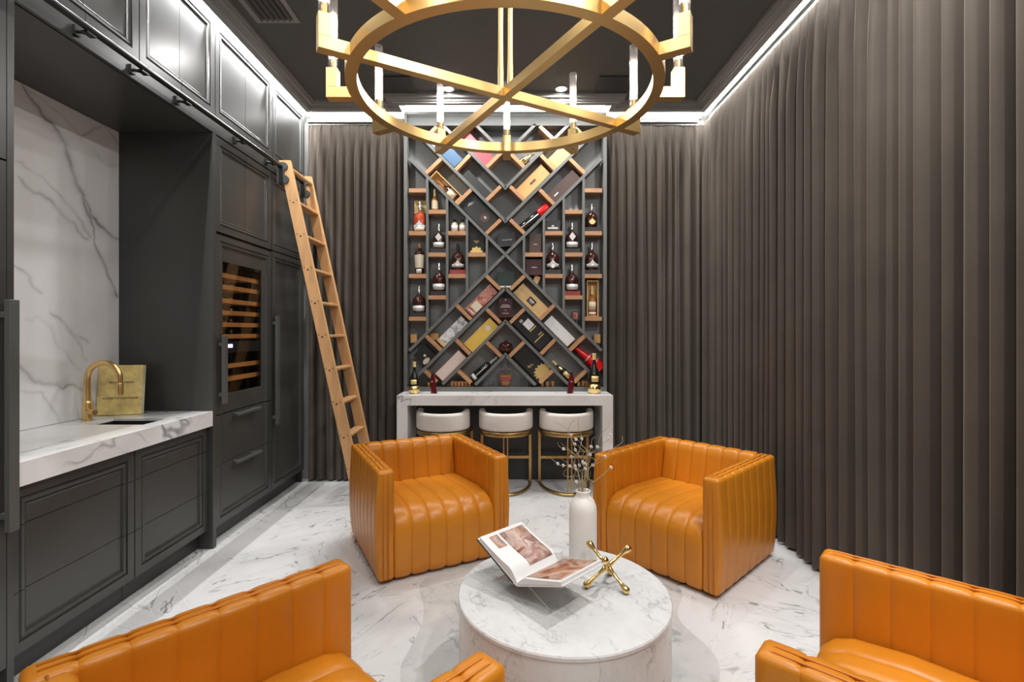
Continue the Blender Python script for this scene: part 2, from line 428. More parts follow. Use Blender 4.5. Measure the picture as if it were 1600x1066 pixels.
# LED profiles in the slot between the moulding and the walls
def led(name, label, segs):
    root = thing(name, label, 'cove light', group='led strips around the ceiling edge')
    a, b, h = MB(), MB(), MB()
    for (x0, y0, x1, y1, nx, ny, off) in segs:       # (nx, ny): from wall into the room
        p, q = Vector((x0, y0, 0)), Vector((x1, y1, 0)); n = Vector((nx, ny, 0))
        def quad(m, o0, z0, o1, z1):
            vs = [m.bm.verts.new(v) for v in (p + n * o0 + Vector((0, 0, z0)), q + n * o0 + Vector((0, 0, z0)), q + n * o1 + Vector((0, 0, z1)), p + n * o1 + Vector((0, 0, z1)))]
            m.bm.faces.new(vs)
        quad(a, .004, 3.565, .020, 3.622)  # added glowing band, stands in for the wall strip lit by the tape
        quad(b, off - .003, 3.599, off + .0025, 3.601)
        quad(h, .002, 3.63, .024, 3.63); quad(h, .002, 3.564, .002, 3.63); quad(h, off - .006, 3.606, off + .008, 3.606)
    a.build('glow_band', M['glow_band'], root); h.build('housing', M['chrome'], root)
    o = b.build('led_tape', M['led' if 'cabinets' in label else 'led_soft'], root)
    for pl in o.data.polygons:
        if pl.normal.z > 0: pl.flip()
    return root
led('cove_light', 'white led strip glowing above the tall charcoal cabinets', [(XL, YF + .1, XL, 4.90, 1, 0, .0565)])
led('cove_light', 'white led strip glowing above the long curtain wall', [(1.905, YF + .1, 1.905, YB - .1, -1, 0, .058)])
led('cove_light', 'white led strip glowing above the two end-wall curtains', [(-1.98, 4.95, BX0 - .02, 4.95, 0, -1, .195), (BX1 + .02, 4.95, 1.88, 4.95, 0, -1, .195)])
led('cove_light', 'white led strip glowing above the lattice bookcase', [(BX0 + .02, 4.80, BX1 - .02, 4.80, 0, -1, .185)])

# ceiling fittings
def downlight(x, y, label, watts=60):
    root = thing('downlight', label, 'downlight', (x, y, ZC), group='recessed ceiling downlights')
    MB().lathe([(.046, -.001), (.062, -.001), (.062, -.006), (.046, -.009), (.046, -.001)], 32, loop=True).build('trim_ring', M['trim'], root, smooth=True, angle=40)
    MB().lathe([(.0, -.004), (.046, -.004), (.046, -.002), (0, -.002)], 32).build('lens', M['lens'], root)
    ld = bpy.data.lights.new('downlight_lamp', 'AREA'); ld.shape = 'DISK'; ld.size = .08; ld.energy = watts; ld.color = (1, .985, .965); ld.spread = R(178)
    lo = bpy.data.objects.new('downlight_lamp', ld); C.objects.link(lo); lo.parent = root; lo.location = (0, 0, -.02)
    return root
DLW = 12
for x, y, lb in ((-.55, 4.41, 'lit ceiling downlight above the bookcase, on the ladder side'), (.445, 4.41, 'lit ceiling downlight above the bookcase, on the curtain wall side'),
                 (-1.36, 3.85, 'lit ceiling downlight beside the chandelier, over the ladder'), (1.29, 3.85, 'lit ceiling downlight beside the chandelier, by the long curtain')):
    downlight(x, y, lb, DLW)
for x, y, wt in ((-1.36, 1.9, 7), (1.29, 1.9, 34), (-1.36, .2, 9), (1.29, .2, 36), (-.04, -.3, 24), (-.04, .9, 12)):  # unseen downlights, added to fill the room with soft front light
    downlight(x, y, 'unseen ceiling downlight added as fill light over the near half of the room', wt)

# flush speakers and vent
for x, lb in ((-.99, 'square flush ceiling speaker grille on the ladder side'), (.89, 'square flush ceiling speaker grille on the curtain wall side')):
    s_ = thing('ceiling_speaker', lb, 'ceiling speaker', (x, 4.345, ZC), group='flush ceiling speakers')
    MB().box(-.15, .15, -.155, .155, -.012, -.001).build('grille', M['dark'], s_, bevel=.003)
v = thing('ceiling_vent', 'dark slatted air vent in the ceiling above the cabinets', 'air vent', (-1.60, 3.16, ZC))
m_ = MB()
for a in ((-.15, -.115), (.115, .15)): m_.box(a[0], a[1], -.30, .30, -.012, -.001)
for a in ((-.30, -.265), (.265, .30)): m_.box(-.115, .115, a[0], a[1], -.012, -.001)
m_.build('frame', M['trim'], v, bevel=.002)
MB().box(-.115, .115, -.265, .265, -.003, -.001).build('duct_opening', M['blackmatte'], v)
m_ = MB()
for i in range(6):
    x = -.096 + i * .0385
    m_.box(-.003, .003, -.265, .265, -.012, .012, Matrix.Translation((x, 0, -.014)) @ Matrix.Rotation(R(28), 4, 'Y'))
m_.build('slats', M['grille'], v)

# ------------------------------------------------------------------ curtains
def curtain(name, label, p0, p1, period, amp, seed, inward, z0=.02, z1=3.485):
    p0, p1 = Vector((*p0, 0)), Vector((*p1, 0)); L = (p1 - p0).length; d = (p1 - p0).normalized(); nrm = Vector((*inward, 0))
    rnd = random.Random(seed)
    cuts = [0.]
    while cuts[-1] < L - period * .6: cuts.append(cuts[-1] + period * rnd.uniform(.72, 1.3))
    sc = L / cuts[-1]; cuts = [c * sc for c in cuts]
    k = len(cuts) - 1; ns = 20
    gam = [rnd.uniform(.72, 1.4) for _ in range(k)]; am = [amp * rnd.uniform(.7, 1.15) for _ in range(k)]; ph = [rnd.uniform(-.25, .25) for _ in range(k)]; sk = [rnd.uniform(-.012, .012) for _ in range(k + 1)]
    zs = [z0, z0 + .25, .8, 1.4, 2.0, 2.5, 2.8] + [z1 - q for q in (.58, .48, .40, .33, .27, .22, .175, .14, .11, .085, .06, .035, .015, 0)]
    rows = []
    for z in zs:
        h = (z1 - z)
        top = max(0., 1 - h / .58)                    # 1 at heading, 0 below
        top = top * top * (3 - 2 * top)
        w = .11 + .42 * min(1, max(0, h - .06) / .46) ** 1.3   # pleat half width opens downwards
        edge = 1 - .70 * math.exp(-(h / .035) ** 2)
        row = []
        for i in range(k):
            for j in range(ns + (1 if i == k - 1 else 0)):
                t = j / ns
                tt = t ** gam[i] + ph[i] * math.sin(PI * t) * .5
                low = abs(math.sin(PI * min(1, max(0, tt)))) ** .62        # broad rounded fold, sharp valley
                x_ = (t - .5) / w
                rid = max(0., 1 - abs(x_) ** 1.5) ** .8
                hi = .26 + .62 * rid * edge + .05 * math.cos(2 * PI * t)
                f = low * (1 - top) + hi * top
                off = am[i] * (f - .5)
                s_ = cuts[i] + (cuts[i + 1] - cuts[i]) * t + (sk[i] * (1 - t) + sk[i + 1] * t) * math.sin(z * 1.3 + i) * (1 - top)
                s_ = min(max(s_, 0), L)
                row.append(p0 + d * s_ + nrm * off + Vector((0, 0, z)))
        rows.append(row)
    o = MB().grid(rows).build(name, M['velvet'], smooth=True)
    tag(o, label, 'curtain', 'taupe velvet curtains')
    return o
curtain('curtain', 'taupe velvet curtain on the end wall behind the ladder', (-1.985, 4.895), (-1.05, 4.895),   .083, .095, 11, (0, -1))
curtain('curtain', 'taupe velvet curtain on the end wall between bookcase and long curtain wall', (.945, 4.897), (1.955, 4.897),   .083, .095, 5, (0, -1))
curtain('curtain', 'taupe velvet curtain along the side wall behind the armchair by the vase', (1.90, 4.838), (1.90, 2.235), .104, .120, 21, (-1, 0), z1=3.522)
curtain('curtain', 'taupe velvet curtain along the side wall beside the nearest armchair', (1.905, 2.21), (1.905, -.6), .108, .120, 8, (-1, 0), z1=3.522)
t_ = tag(MB().box(1.925, 1.965, -.6, 4.86, 3.53, 3.555).build('curtain_track', M['trim']), 'grey curtain track above the long curtain wall', 'curtain track')
t_ = tag(MB().box(-1.985, -1.05, 4.88, 4.93, 3.50, 3.53).build('curtain_track', M['trim']), 'grey curtain track above the curtain behind the ladder', 'curtain track')
t_ = tag(MB().box(.945, 1.83, 4.88, 4.93, 3.50, 3.53).build('curtain_track', M['trim']), 'grey curtain track between bookcase and long curtain wall', 'curtain track')

# ------------------------------------------------------------------ fitted cabinets
PROF = [(0, 0), (.046, 0), (.048, -.009), (.054, -.009), (.060, -.001), (.074, -.003), (.077, -.013), (.083, -.013), (.086, -.010), (.092, -.0135)]
def front(name, parent, y0, y1, z0, z1, cy0, cy1, cz0, cz1, x=XL, thick=.02, prof=PROF, hole=None, mat=None):
    """part of one moulded frame (y0..z1) cut to the door or drawer (cy0..cz1)"""
    mb = MB(); bm = mb.bm; rings = []
    for d, h in prof:
        rings.append([bm.verts.new((x + h, a, b)) for a, b in ((y0 + d, z0 + d), (y1 - d, z0 + d), (y1 - d, z1 - d), (y0 + d, z1 - d))])
    for a, b in zip(rings, rings[1:]):
        for i in range(4): bm.faces.new((a[i], a[(i + 1) % 4], b[(i + 1) % 4], b[i]))
    if hole:
        hx = x + prof[-1][1]
        h = [bm.verts.new((hx, a, b)) for a, b in ((hole[0], hole[2]), (hole[1], hole[2]), (hole[1], hole[3]), (hole[0], hole[3]))]
        for i in range(4): bm.faces.new((rings[-1][i], rings[-1][(i + 1) % 4], h[(i + 1) % 4], h[i]))
    else: bm.faces.new(rings[-1])
    g = .0016
    for co, no in (((0, cy0 + g, 0), (0, -1, 0)), ((0, cy1 - g, 0), (0, 1, 0)), ((0, 0, cz0 + g), (0, 0, -1)), ((0, 0, cz1 - g), (0, 0, 1))):
        bmesh.ops.bisect_plane(bm, geom=bm.verts[:] + bm.edges[:] + bm.faces[:], plane_co=co, plane_no=no, clear_outer=True)
    be = [e for e in bm.edges if e.is_boundary]
    r = bmesh.ops.extrude_edge_only(bm, edges=be)
    for vv in r['geom']:
        if isinstance(vv, bmesh.types.BMVert): vv.co.x = x - thick
    return mb.build(name, mat or M['cab'], parent)
def bar_handle_v(parent, y, z0, z1, x=XL, w=.040, name='handle'):
    mb = MB().box(x + .023, x + .046, y, y + w, z0, z1)
    for z in (z0 + .06, z1 - .06): mb.box(x - .002, x + .024, y + .008, y + w - .008, z - .012, z + .012)
    return mb.build(name, M['cab_handle'], parent, bevel=.002)
def bar_handle_h(parent, y0, y1, z, x=XL):
    mb = MB().box(x + .022, x + .046, y0, y1, z - .018, z)
    for y in (y0 + .05, y1 - .05): mb.box(x - .014, x + .023, y - .01, y + .01, z - .016, z - .003)
    return mb.build('handle', M['cab_handle'], parent, bevel=.002)
XB = -2.66      # back of the joinery
XD = XL - .0205 # back of doors

def carcass(root, y0, y1, z0, z1, x1=XD - .001, t=.018):
    mb = MB().box(XB, x1, y0, y0 + t, z0, z1).box(XB, x1, y1 - t, y1, z0, z1)
    mb.box(XB, x1, y0 + t, y1 - t, z0, z0 + t).box(XB, x1, y0 + t, y1 - t, z1 - t, z1).box(XB, XB + t, y0 + t, y1 - t, z0 + t, z1 - t)
    return mb.build('carcass', M['cab'], root)
def kick(root, y0, y1, x=-2.075): return MB().box(x - .02, x, y0, y1, .0, .121).build('toe_kick', M['dark'], root)

# tall unit in front of the sink niche
t = thing('tall_cabinet', 'tall charcoal cabinet nearest the camera with long vertical bar handle', 'cabinet', group='tall charcoal cabinets')
carcass(t, 1.23, 1.985, .12, 2.79)
MB().box(XB, XL, 1.990, 2.018, .0, 2.795).build('end_panel', M['cab'], t, bevel=.001)
front('door', t, 1.235, 1.988, 2.14, 2.79, 1.235, 1.988, 2.14, 2.79)
d_ = front('door', t, 1.235, 1.988, .125, 2.135, 1.235, 1.988, .125, 2.135)
bar_handle_v(d_, 1.955, .673, 1.585)
kick(t, 1.23, 1.99)

# base cabinets under the sink counter, three drawers sharing one moulded frame
for y0, y1, lb in ((2.022, 2.704, 'charcoal three-drawer base cabinet under counter, nearest the camera'), (2.708, 3.354, 'charcoal three-drawer base cabinet under sink, beside the wine fridge')):
    b = thing('base_cabinet', lb, 'cabinet', group='base cabinets under the sink counter')
    carcass(b, y0, y1, .12, .60, x1=-2.052)
    for za, zb in ((.126, .382), (.382, .656), (.656, .820)):
        front('drawer_front', b, y0, y1, .126, .820, y0, y1, za, zb, x=-2.03)
    kick(b, y0, y1, -2.10)

# counter with sink cut-out
ct = MB()
sx0, sx1, sy0, sy1 = -2.43, -2.105, 2.868, 3.066
z0, z1 = .913, .926
for a in ((-2.655, sx0, 2.021, 3.357), (sx1, -1.996, 2.021, 3.357), (sx0, sx1, 2.021, sy0), (sx0, sx1, sy1, 3.357)):
    ct.box(a[0], a[1], a[2], a[3], z0, z1)
ct.box(-2.03, -1.996, 2.021, 3.357, .827, z0)
bmesh.ops.remove_doubles(ct.bm, verts=ct.bm.verts, dist=1e-5)
tag(ct.build('countertop', M['counter']), 'white grey-veined marble countertop with thick front edge in the niche', 'countertop')
sk = MB().box(sx0 + .001, sx1 - .001, sy0 + .001, sy0 + .004, .70, .9125).box(sx0 + .001, sx1 - .001, sy1 - .004, sy1 - .001, .70, .9125).box(sx0 + .001, sx0 + .004, sy0, sy1, .70, .9125).box(sx1 - .004, sx1 - .001, sy0, sy1, .70, .9125).box(sx0, sx1, sy0, sy1, .695, .70)
tag(sk.build('sink', M['blackmatte']), 'black rectangular sink sunk in the marble countertop', 'sink')
# marble slab behind the sink: veins follow these lines (weight, [(y, z) ...]) across the stone
SLAB_VEINS = [(1.0, [(2.701, 2.786), (2.758, 2.733), (2.828, 2.676), (2.902, 2.628), (2.954, 2.555), (2.988, 2.45), (3.007, 2.385), (3.063, 2.305), (3.12, 2.222), (3.165, 2.158), (3.258, 2.114), (3.357, 2.062)]),
    (1.15, [(2.988, 2.45), (3.035, 2.357), (3.091, 2.264), (3.15, 2.105), (3.165, 2.008), (3.211, 1.914), (3.291, 1.795), (3.357, 1.691)]),
    (0.55, [(2.654, 2.356), (2.735, 2.355), (2.816, 2.326), (2.915, 2.264), (2.994, 2.203), (3.063, 2.111), (3.135, 2.028)]),
    (0.7, [(2.662, 2.283), (2.746, 2.239), (2.816, 2.21), (2.915, 2.172), (3.021, 2.091), (3.12, 2.037)]),
    (0.6, [(3.063, 2.656), (3.112, 2.688), (3.165, 2.734), (3.211, 2.783), (3.242, 2.778), (3.291, 2.745), (3.357, 2.705)]),
    (0.4, [(2.701, 2.786), (2.769, 2.761), (2.915, 2.725), (3.021, 2.676), (3.077, 2.613)]),
    (0.7, [(2.654, 1.804), (2.724, 1.759), (2.792, 1.689), (2.811, 1.662)]),
    (0.5, [(2.865, 1.566), (2.954, 1.493), (3.035, 1.409), (3.091, 1.323), (3.112, 1.285)]),
    (0.5, [(2.84, 1.48), (2.915, 1.388), (2.967, 1.328), (3.007, 1.267), (3.063, 1.235)]),
    (0.75, [(2.68, 1.278), (2.735, 1.209), (2.816, 1.168), (2.941, 1.132), (3.021, 1.147), (3.077, 1.092), (3.196, 0.977)]),
    (0.45, [(2.68, 1.15), (2.816, 1.119), (2.865, 1.027), (2.915, 0.927)]),
    (0.45, [(2.954, 1.481), (3.049, 1.428), (3.12, 1.378)]),
    (0.35, [(3.165, 2.596), (3.242, 2.547), (3.357, 2.559)]),
    (0.3, [(2.701, 1.532), (2.781, 1.541), (2.865, 1.48)])]

def veined_slab():
    import numpy as np
    from mathutils import noise
    y0, y1, z0, z1, x = 2.021, 3.357, .928, 2.793, -2.625
    ny, nz = 300, 420
    ys = np.linspace(y0, y1, ny); zs = np.linspace(z0, z1, nz)
    val = np.zeros((nz, ny))
    for w, pl in SLAB_VEINS:
        pts = []
        for a, b in zip(pl, pl[1:]):
            k = max(2, int(math.dist(a, b) / .004))
            for i in range(k): pts.append((a[0] + (b[0] - a[0]) * i / k, a[1] + (b[1] - a[1]) * i / k))
        n = len(pts)
        for i, (py, pz) in enumerate(pts):
            q = Vector((py * 9, pz * 9, w * 10))
            oy = .022 * noise.fractal(q, .9, 2.1, 5); oz = .022 * noise.fractal(q + Vector((31, 7, 3)), .9, 2.1, 5)
            wd = (.0040 + .0085 * w * max(0, .45 + noise.noise(Vector((py * 5, pz * 5, w * 31))))) * (1 if 3 < i < n - 3 else .6)
            st = min(1, w * (.62 + .5 * noise.noise(Vector((py * 11, pz * 11, 5 + w)))))
            cy_, cz_ = py + oy, pz + oz
            j0, j1 = np.searchsorted(ys, (cy_ - wd * 5, cy_ + wd * 5)); k0, k1 = np.searchsorted(zs, (cz_ - wd * 5, cz_ + wd * 5))
            if j1 <= j0 or k1 <= k0: continue
            dd = ((ys[None, j0:j1] - cy_) ** 2 + (zs[k0:k1, None] - cz_) ** 2) / (wd * wd)
            side = 1 + .8 * np.sign(ys[None, j0:j1] - cy_) * 0
            g = st * (.60 * np.exp(-dd) + .34 * np.exp(-dd / 7.))
            val[k0:k1, j0:j1] = np.maximum(val[k0:k1, j0:j1], g)
    mb = MB()
    mb.grid([[(x, yy, zz) for yy in ys] for zz in zs])
    nf = len(mb.bm.verts)
    mb.box(-2.66, x - .0002, y0, y1, z0, z1)
    o = mb.build('backsplash', M['slab'])
    me = o.data
    at = me.attributes.new('vein', 'FLOAT', 'POINT')
    full = np.zeros(len(me.vertices)); full[:nf] = val.reshape(-1)
    at.data.foreach_set('value', full.astype(np.float32))
    return o
tag(veined_slab(), 'tall white marble backsplash slab with grey diagonal veins', 'backsplash')

# wine fridge column
wy0, wy1 = 3.402, 4.187
w = thing('tall_cabinet', 'tall charcoal cabinet around the wine fridge, with two doors above', 'cabinet', group='tall charcoal cabinets')
MB().box(XB, XL + .004, 3.360, 3.398, .0, 2.795).build('end_panel', M['cab'], w, bevel=.001)
mb = MB().box(XB, XD - .001, wy0, wy0 + .018, .12, 2.79).box(XB, XD - .001, wy1 - .018, wy1, .12, 2.79).box(XB, XD - .001, wy0 + .018, wy1 - .018, .12, .138).box(XB, XD - .001, wy0 + .018, wy1 - .018, 2.772, 2.79).box(XB, XD - .001, wy0 + .018, wy1 - .018, 2.125, 2.14).box(XB, XD - .001, wy0 + .018, wy1 - .018, .865, .880)
mb.build('carcass', M['cab'], w)
ym = (wy0 + wy1) / 2
for a, b_ in ((wy0, ym), (ym, wy1)): front('door', w, wy0, wy1, 2.142, 2.79, a, b_, 2.142, 2.79)
for za, zb in ((.125, .541), (.541, .884)):
    dr = front('drawer', w, wy0, wy1, .125, 2.13, wy0, wy1, za, zb)
    bar_handle_h(dr, 3.595, 3.945, zb - .012)
kick(w, wy0, wy1)
wf = thing('wine_fridge', 'built-in wine fridge with glass door, wooden racks and small lit display', 'wine fridge')
gy0, gy1, gz0, gz1 = 3.50, 4.045, 1.02, 1.95
dr = front('door', wf, wy0, wy1, .125, 2.13, wy0, wy1, .888, 2.124, hole=(gy0, gy1, gz0, gz1))
MB().box(XL - .022, XL - .018, gy0 - .01, gy1 + .01, gz0 - .01, gz1 + .01).build('glass_pane', M['doorglass'], dr)
bar_handle_v(dr, 3.425, .965, 1.43, name='handle')
mb = MB().box(-2.60, -2.024, wy0 + .022, wy0 + .035, .90, 2.11).box(-2.60, -2.024, wy1 - .035, wy1 - .022, .90, 2.11).box(-2.61, -2.60, wy0 + .022, wy1 - .022, .90, 2.11).box(-2.60, -2.024, wy0 + .035, wy1 - .035, .90, .915).box(-2.60, -2.024, wy0 + .035, wy1 - .035, 2.095, 2.11)
mb.build('liner', M['fridge_in'], wf)
RZ = [1.862, 1.779, 1.68, 1.595, 1.509, 1.424, 1.208, 1.114]
for z in RZ:
    mb = MB().box(-2.075, -2.050, wy0 + .05, wy1 - .09, z - .016, z + .016)
    for i in range(4): mb.box(-2.55, -2.075, wy0 + .08 + i * .165, wy0 + .11 + i * .165, z - .014, z - .004)
    mb.build('rack', M['rackwood'], wf)
MB().box(-2.09, -2.032, wy0 + .04, wy1 - .04, 1.305, 1.385).build('control_panel', M['blackmatte'], wf)
dp = MB().box(-2.0315, -2.030, 3.59, 3.66, 1.342, 1.368).build('display', M['display'], wf)
MB().box(-2.048, -2.040, wy0 + .045, wy1 - .045, 2.085, 2.093).build('interior_lamp', M['fridgelamp'], wf)
for yy in (wy0 + .040, wy1 - .044): MB().box(-2.034, -2.030, yy, yy + .004, .93, 2.08).build('interior_lamp', M['fridgelamp'], wf)
MB().box(-2.07, -2.035, wy1 - .085, wy1 - .045, .94, 2.06).build('side_post', M['black'], wf)
def lying_bottle():
    r = thing('wine_bottle', 'dark wine bottle lying on a rack inside the wine fridge', 'bottle', group='wine bottles in the fridge')
    MB().lathe([(0, 0), (.034, .003), (.037, .01), (.037, .18), (.030, .21), (.014, .235), (.013, .29), (0, .292)], 16).build('glass_body', M['blackglass'], r, smooth=True)
    MB().lathe([(.0142, .25), (.0142, .297), (0, .297)], 12).build('foil', M['gold_dark'], r, smooth=True)
    return r
first = None
for z in RZ:
    for k in range(4):
        if z < 1.3 and k == 3: continue
        loc = (-2.50, wy0 + .13 + k * .145, z + .034)
        if first is None: first = lying_bottle(); first.location = loc; first.rotation_euler = (0, R(90), 0)
        else: dup(first, loc)

# fridge column in the corner
f = thing('tall_cabinet', 'tall charcoal cabinet in the far corner behind the ladder', 'cabinet', group='tall charcoal cabinets')
fy0, fy1 = 4.191, 4.845
carcass(f, fy0, fy1, .12, 2.79)
front('door', f, fy0, fy1, 2.142, 2.79, fy0, fy1, 2.142, 2.79)
d_ = front('door', f, fy0, fy1, .125, 2.136, fy0, fy1, .125, 2.136)
bar_handle_v(d_, 4.205, .677, 1.59)
kick(f, fy0, fy1)
MB().box(XB, -2.03, 4.85, 4.88, 0, 2.79).build('end_panel', M['dark'], f)

# upper cabinets to the ceiling
for y0, y1, lb in ((1.235, 2.014, 'charcoal wall cabinet above rail, nearest the camera'), (2.018, 2.697, 'charcoal wall cabinet above the sink niche, next to the nearest one'),
                   (2.701, 3.389, 'charcoal wall cabinet over the faucet end of the niche'), (3.393, 4.208, 'charcoal wall cabinet above the wine fridge column'), (4.212, 4.86, 'single-door charcoal wall cabinet above the ladder top')):
    u = thing('wall_cabinet', lb, 'cabinet', group='upper wall cabinets')
    carcass(u, y0, y1, 2.80, 3.575)
    if y1 > 4.5: front('door', u, y0, y1, 2.912, 3.568, y0, y1, 2.912, 3.568)
    else:
        ym = (y0 + y1) / 2
        for a, b_ in ((y0, ym), (ym, y1)): front('door', u, y0, y1, 2.912, 3.568, a, b_, 2.912, 3.568)
fb = tag(MB().box(XD, XL, 1.235, 4.86, 2.80, 2.908).build('fascia_board', M['cab'], bevel=.001), 'long charcoal fascia board behind the ladder rail', 'fascia board')
MB().box(XB, XD - .002, 2.02, 3.358, 2.7955, 2.7990).build('soffit_panel', M['cab'], fb)

# ladder rail
rl = thing('ladder_rail', 'black metal ladder rail running along the cabinet fascia', 'rail')
MB().tube([(-1.928, 1.25, 2.845), (-1.928, 4.84, 2.845)], .0165, 16).build('rail_tube', M['rail'], rl, smooth=True, angle=50)
for y in (1.55, 1.93, 2.30, 2.64, 2.995, 3.62, 4.08, 4.80):
    mb = MB().box(-1.9995, -1.987, y - .016, y + .016, 2.818, 2.862)
    mb.tube([(-1.986, y, 2.838), (-1.95, y, 2.830)], .008, 10).box(-1.951, -1.921, y - .026, y + .026, 2.820, 2.8295)
    mb.build('bracket', M['black'], rl)

# faucet
fc = thing('faucet', 'brushed gold gooseneck faucet standing behind the sink', 'faucet', (-2.535, 3.0, .926))
MB().lathe([(.030, 0), (.030, .006), (.025, .008), (.025, .105), (.019, .112), (.0175, .12), (0, .12)], 24).build('base', M['gold'], fc, smooth=True, angle=40)
pth = [(0, 0, .11)] + [(0, 0, .17 + .02 * i) for i in range(5)] + [(.097 - .097 * math.cos(R(a)), 0, .25 + .097 * math.sin(R(a))) for a in range(10, 181, 10)] + [(.194, 0, .22)]
MB().tube(pth, .0165, 16).build('spout', M['gold'], fc, smooth=True, angle=60)
MB().lathe([(0, 0), (.0185, 0), (.0185, .065), (.0165, .07), (0, .07)], 20, (.194, 0, .155)).build('spray_head', M['gold'], fc, smooth=True, angle=40)
hd = MB().tube([(.015, -.01, .055), (.075, -.035, .055)], .016, 14).build('valve', M['gold'], fc, smooth=True, angle=50)
MB().tube([(.062, -.03, .06), (.058, -.035, .115)], .0045, 8).build('lever', M['gold'], hd, smooth=True, angle=50)

# gold book leaning in the corner
gb = thing('cookbook', 'large gold-covered book standing at the back of the marble countertop', 'book', (-2.497, 3.205, .927), (R(-6), 0, R(14)))
MB().box(-.118, .122, -.014, .014, .004, .312).build('page_block', M['paper'], gb)
MB().box(-.122, .124, -.0175, -.0145, 0, .316).box(-.122, .124, .0145, .0175, 0, .316).box(-.1255, -.1185, -.0175, .0175, 0, .316).build('cover', M['goldcard'], gb, bevel=.001)
text('title', 'RICHARD JUHLIN', .0175, M['brown'], gb, (.005, -.0185, .205), (R(90), 0, 0))
text('title', 'A SCENT OF CHAMPAGNE', .0165, M['brown'], gb, (.005, -.0185, .105), (R(90), 0, 0))

# ------------------------------------------------------------------ ladder
ld = thing('library_ladder', 'light wooden rolling library ladder leaning on the cabinet rail', 'ladder')
LX = lambda z: -1.28 - .2145 * z
def stile(y0, y1):
    z1_ = 2.90
    hw = .049
    pts = [(LX(0) - hw, .05), (LX(0) + hw, .05), (LX(z1_) + hw, z1_), (LX(z1_) - hw, z1_)]
    return MB().prism(pts, lambda p, q, t: (p, t, q), y0, y1)
for (a, b_) in ((4.212, 4.240), (4.652, 4.680)):
    st = stile(a, b_).build('stile', M['ladderwood'], ld, bevel=.004)
    mb = MB()
    for i in range(9):
        z = .29 + .2825 * i; x = LX(z)
        for dx, dz, r_ in ((-.028, .012, .0045), (.028, .012, .0045), (0, -.006, .0075)):
            mb.tube([(x + dx, a - .0018, z + dz), (x + dx, a + .002, z + dz)], r_, 8)
    mb.build('bolts', M['black'], st)
for i in range(10):
    z = .29 + .2825 * i
    x = LX(z)
    if i < 9: MB().box(x - .043, x + .043, 4.240, 4.652, z - .012, z + .012).build('step', M['ladderwood'], ld, bevel=.006)
    else: MB().tube([(x + .03, 4.240, z), (x + .03, 4.652, z)], .016, 12).build('hand_rung', M['ladderwood'], ld, smooth=True, angle=60)
for y in (4.198, 4.640):
    hw_ = MB().box(-1.957, -1.945, y, y + .014, 2.72, 2.90).box(-1.965, -1.925, y, y + .0135, 2.83, 2.875)
    for z, x in ((2.845, -1.905), (2.735, -1.895)):
        hw_.tube([(x, y, z), (x, y + .0135, z)], .034, 18)
    hw_.box(-1.96, -1.90, y + .001, y + .012, 2.70, 2.88)
    hw_.build('roller_bracket', M['steel'], ld)
for y in (4.226, 4.666):
    x = LX(.05)
    MB().tube([(x, y - .012, .0345), (x, y + .012, .0345)], .034, 18).build('floor_wheel', M['black'], ld, smooth=True, angle=50)
# ------------------------------------------------------------------ marble bar table
BT = .884
bt = MB()
bt.box(BX0, BX1, 4.508, 4.955, BT - .092, BT)
bt.box(BX0, BX0 + .095, 4.508, 4.955, 0, BT - .092).box(BX1 - .095, BX1, 4.508, 4.955, 0, BT - .092)
bar = thing('bar_table', 'white marble waterfall bar table below the lattice bookcase', 'bar table')
bt.build('top_and_legs', M['barstone'], bar, bevel=.0015)
MB().box(BX0 + .096, BX1 - .096, 4.940, 4.955, 0, BT - .093).build('back_panel', M['dark'], bar)

# ------------------------------------------------------------------ lattice bookcase
U = 4.81 / 783            # one drawing unit of the bookcase front, in metres
KX, KZ = -.051, 2.197     # centre of the lattice
FY, BY = 4.80, 4.945      # front of boards, back panel
def K(u, v, y=4.87): return Vector((KX + u * U, y, KZ + v * U))
bk = thing('bookcase', 'dark grey lattice bookcase with tan wood shelves above the bar', 'bookcase')
zb, zt = BT + .001, KZ + 206 * U
MB().box(BX0 + .02, BX1 - .02, BY, 4.955, zb, zt).build('back_panel', M['shelfback'], bk)
for x in (BX0, BX1 - .032): MB().box(x, x + .032, FY, 4.955, zb, zt + .09).build('side_panel', M['shelfgrey'], bk, bevel=.001)
MB().box(BX0 + .033, BX1 - .033, FY, BY, zb, zb + .040).build('base_rail', M['shelfgrey'], bk, bevel=.001)
MB().box(BX0 + .033, BX1 - .033, FY, BY, zt - .03, zt).build('top_rail', M['shelfgrey'], bk, bevel=.001)
MB().box(BX0 + .033, BX1 - .033, FY + .012, BY, zt + .001, zt + .088).build('header', M['shelfgrey'], bk, bevel=.001)
def board(name, u0, v0, u1, v1, th, mat, y0=FY, y1=BY):
    a, b = K(u0, v0), K(u1, v1); d = (b - a).normalized(); n = Vector((-d.z, 0, d.x)) * (th * U / 2)
    pts = [a + n, b + n, b - n, a - n]
    return MB().prism([(p.x, p.z) for p in pts], lambda p, q, t: (p, t, q), y0, y1).build(name, mat, bk)
TH = 4.6
E = 150
board('diagonal_board', -E, E, E, -E, TH, M['shelfgrey'])
board('diagonal_board', -E, -E, -2, -2, TH, M['shelfgrey']); board('diagonal_board', 2, 2, E, E, TH, M['shelfgrey'])
for sv in (1, -1):
    for v0, uu in ((52.3, 148), (104.3, 98), (156.4, 47)):
        for su in (1, -1): board('diagonal_board', 0, sv * v0, su * uu, sv * (v0 + uu), TH, M['shelfgrey'])
        board('apex_block', -1.7, sv * v0 - 1.7, 1.7, sv * v0 + 1.7, 4.8, M['shelfgrey'], FY + .0005)
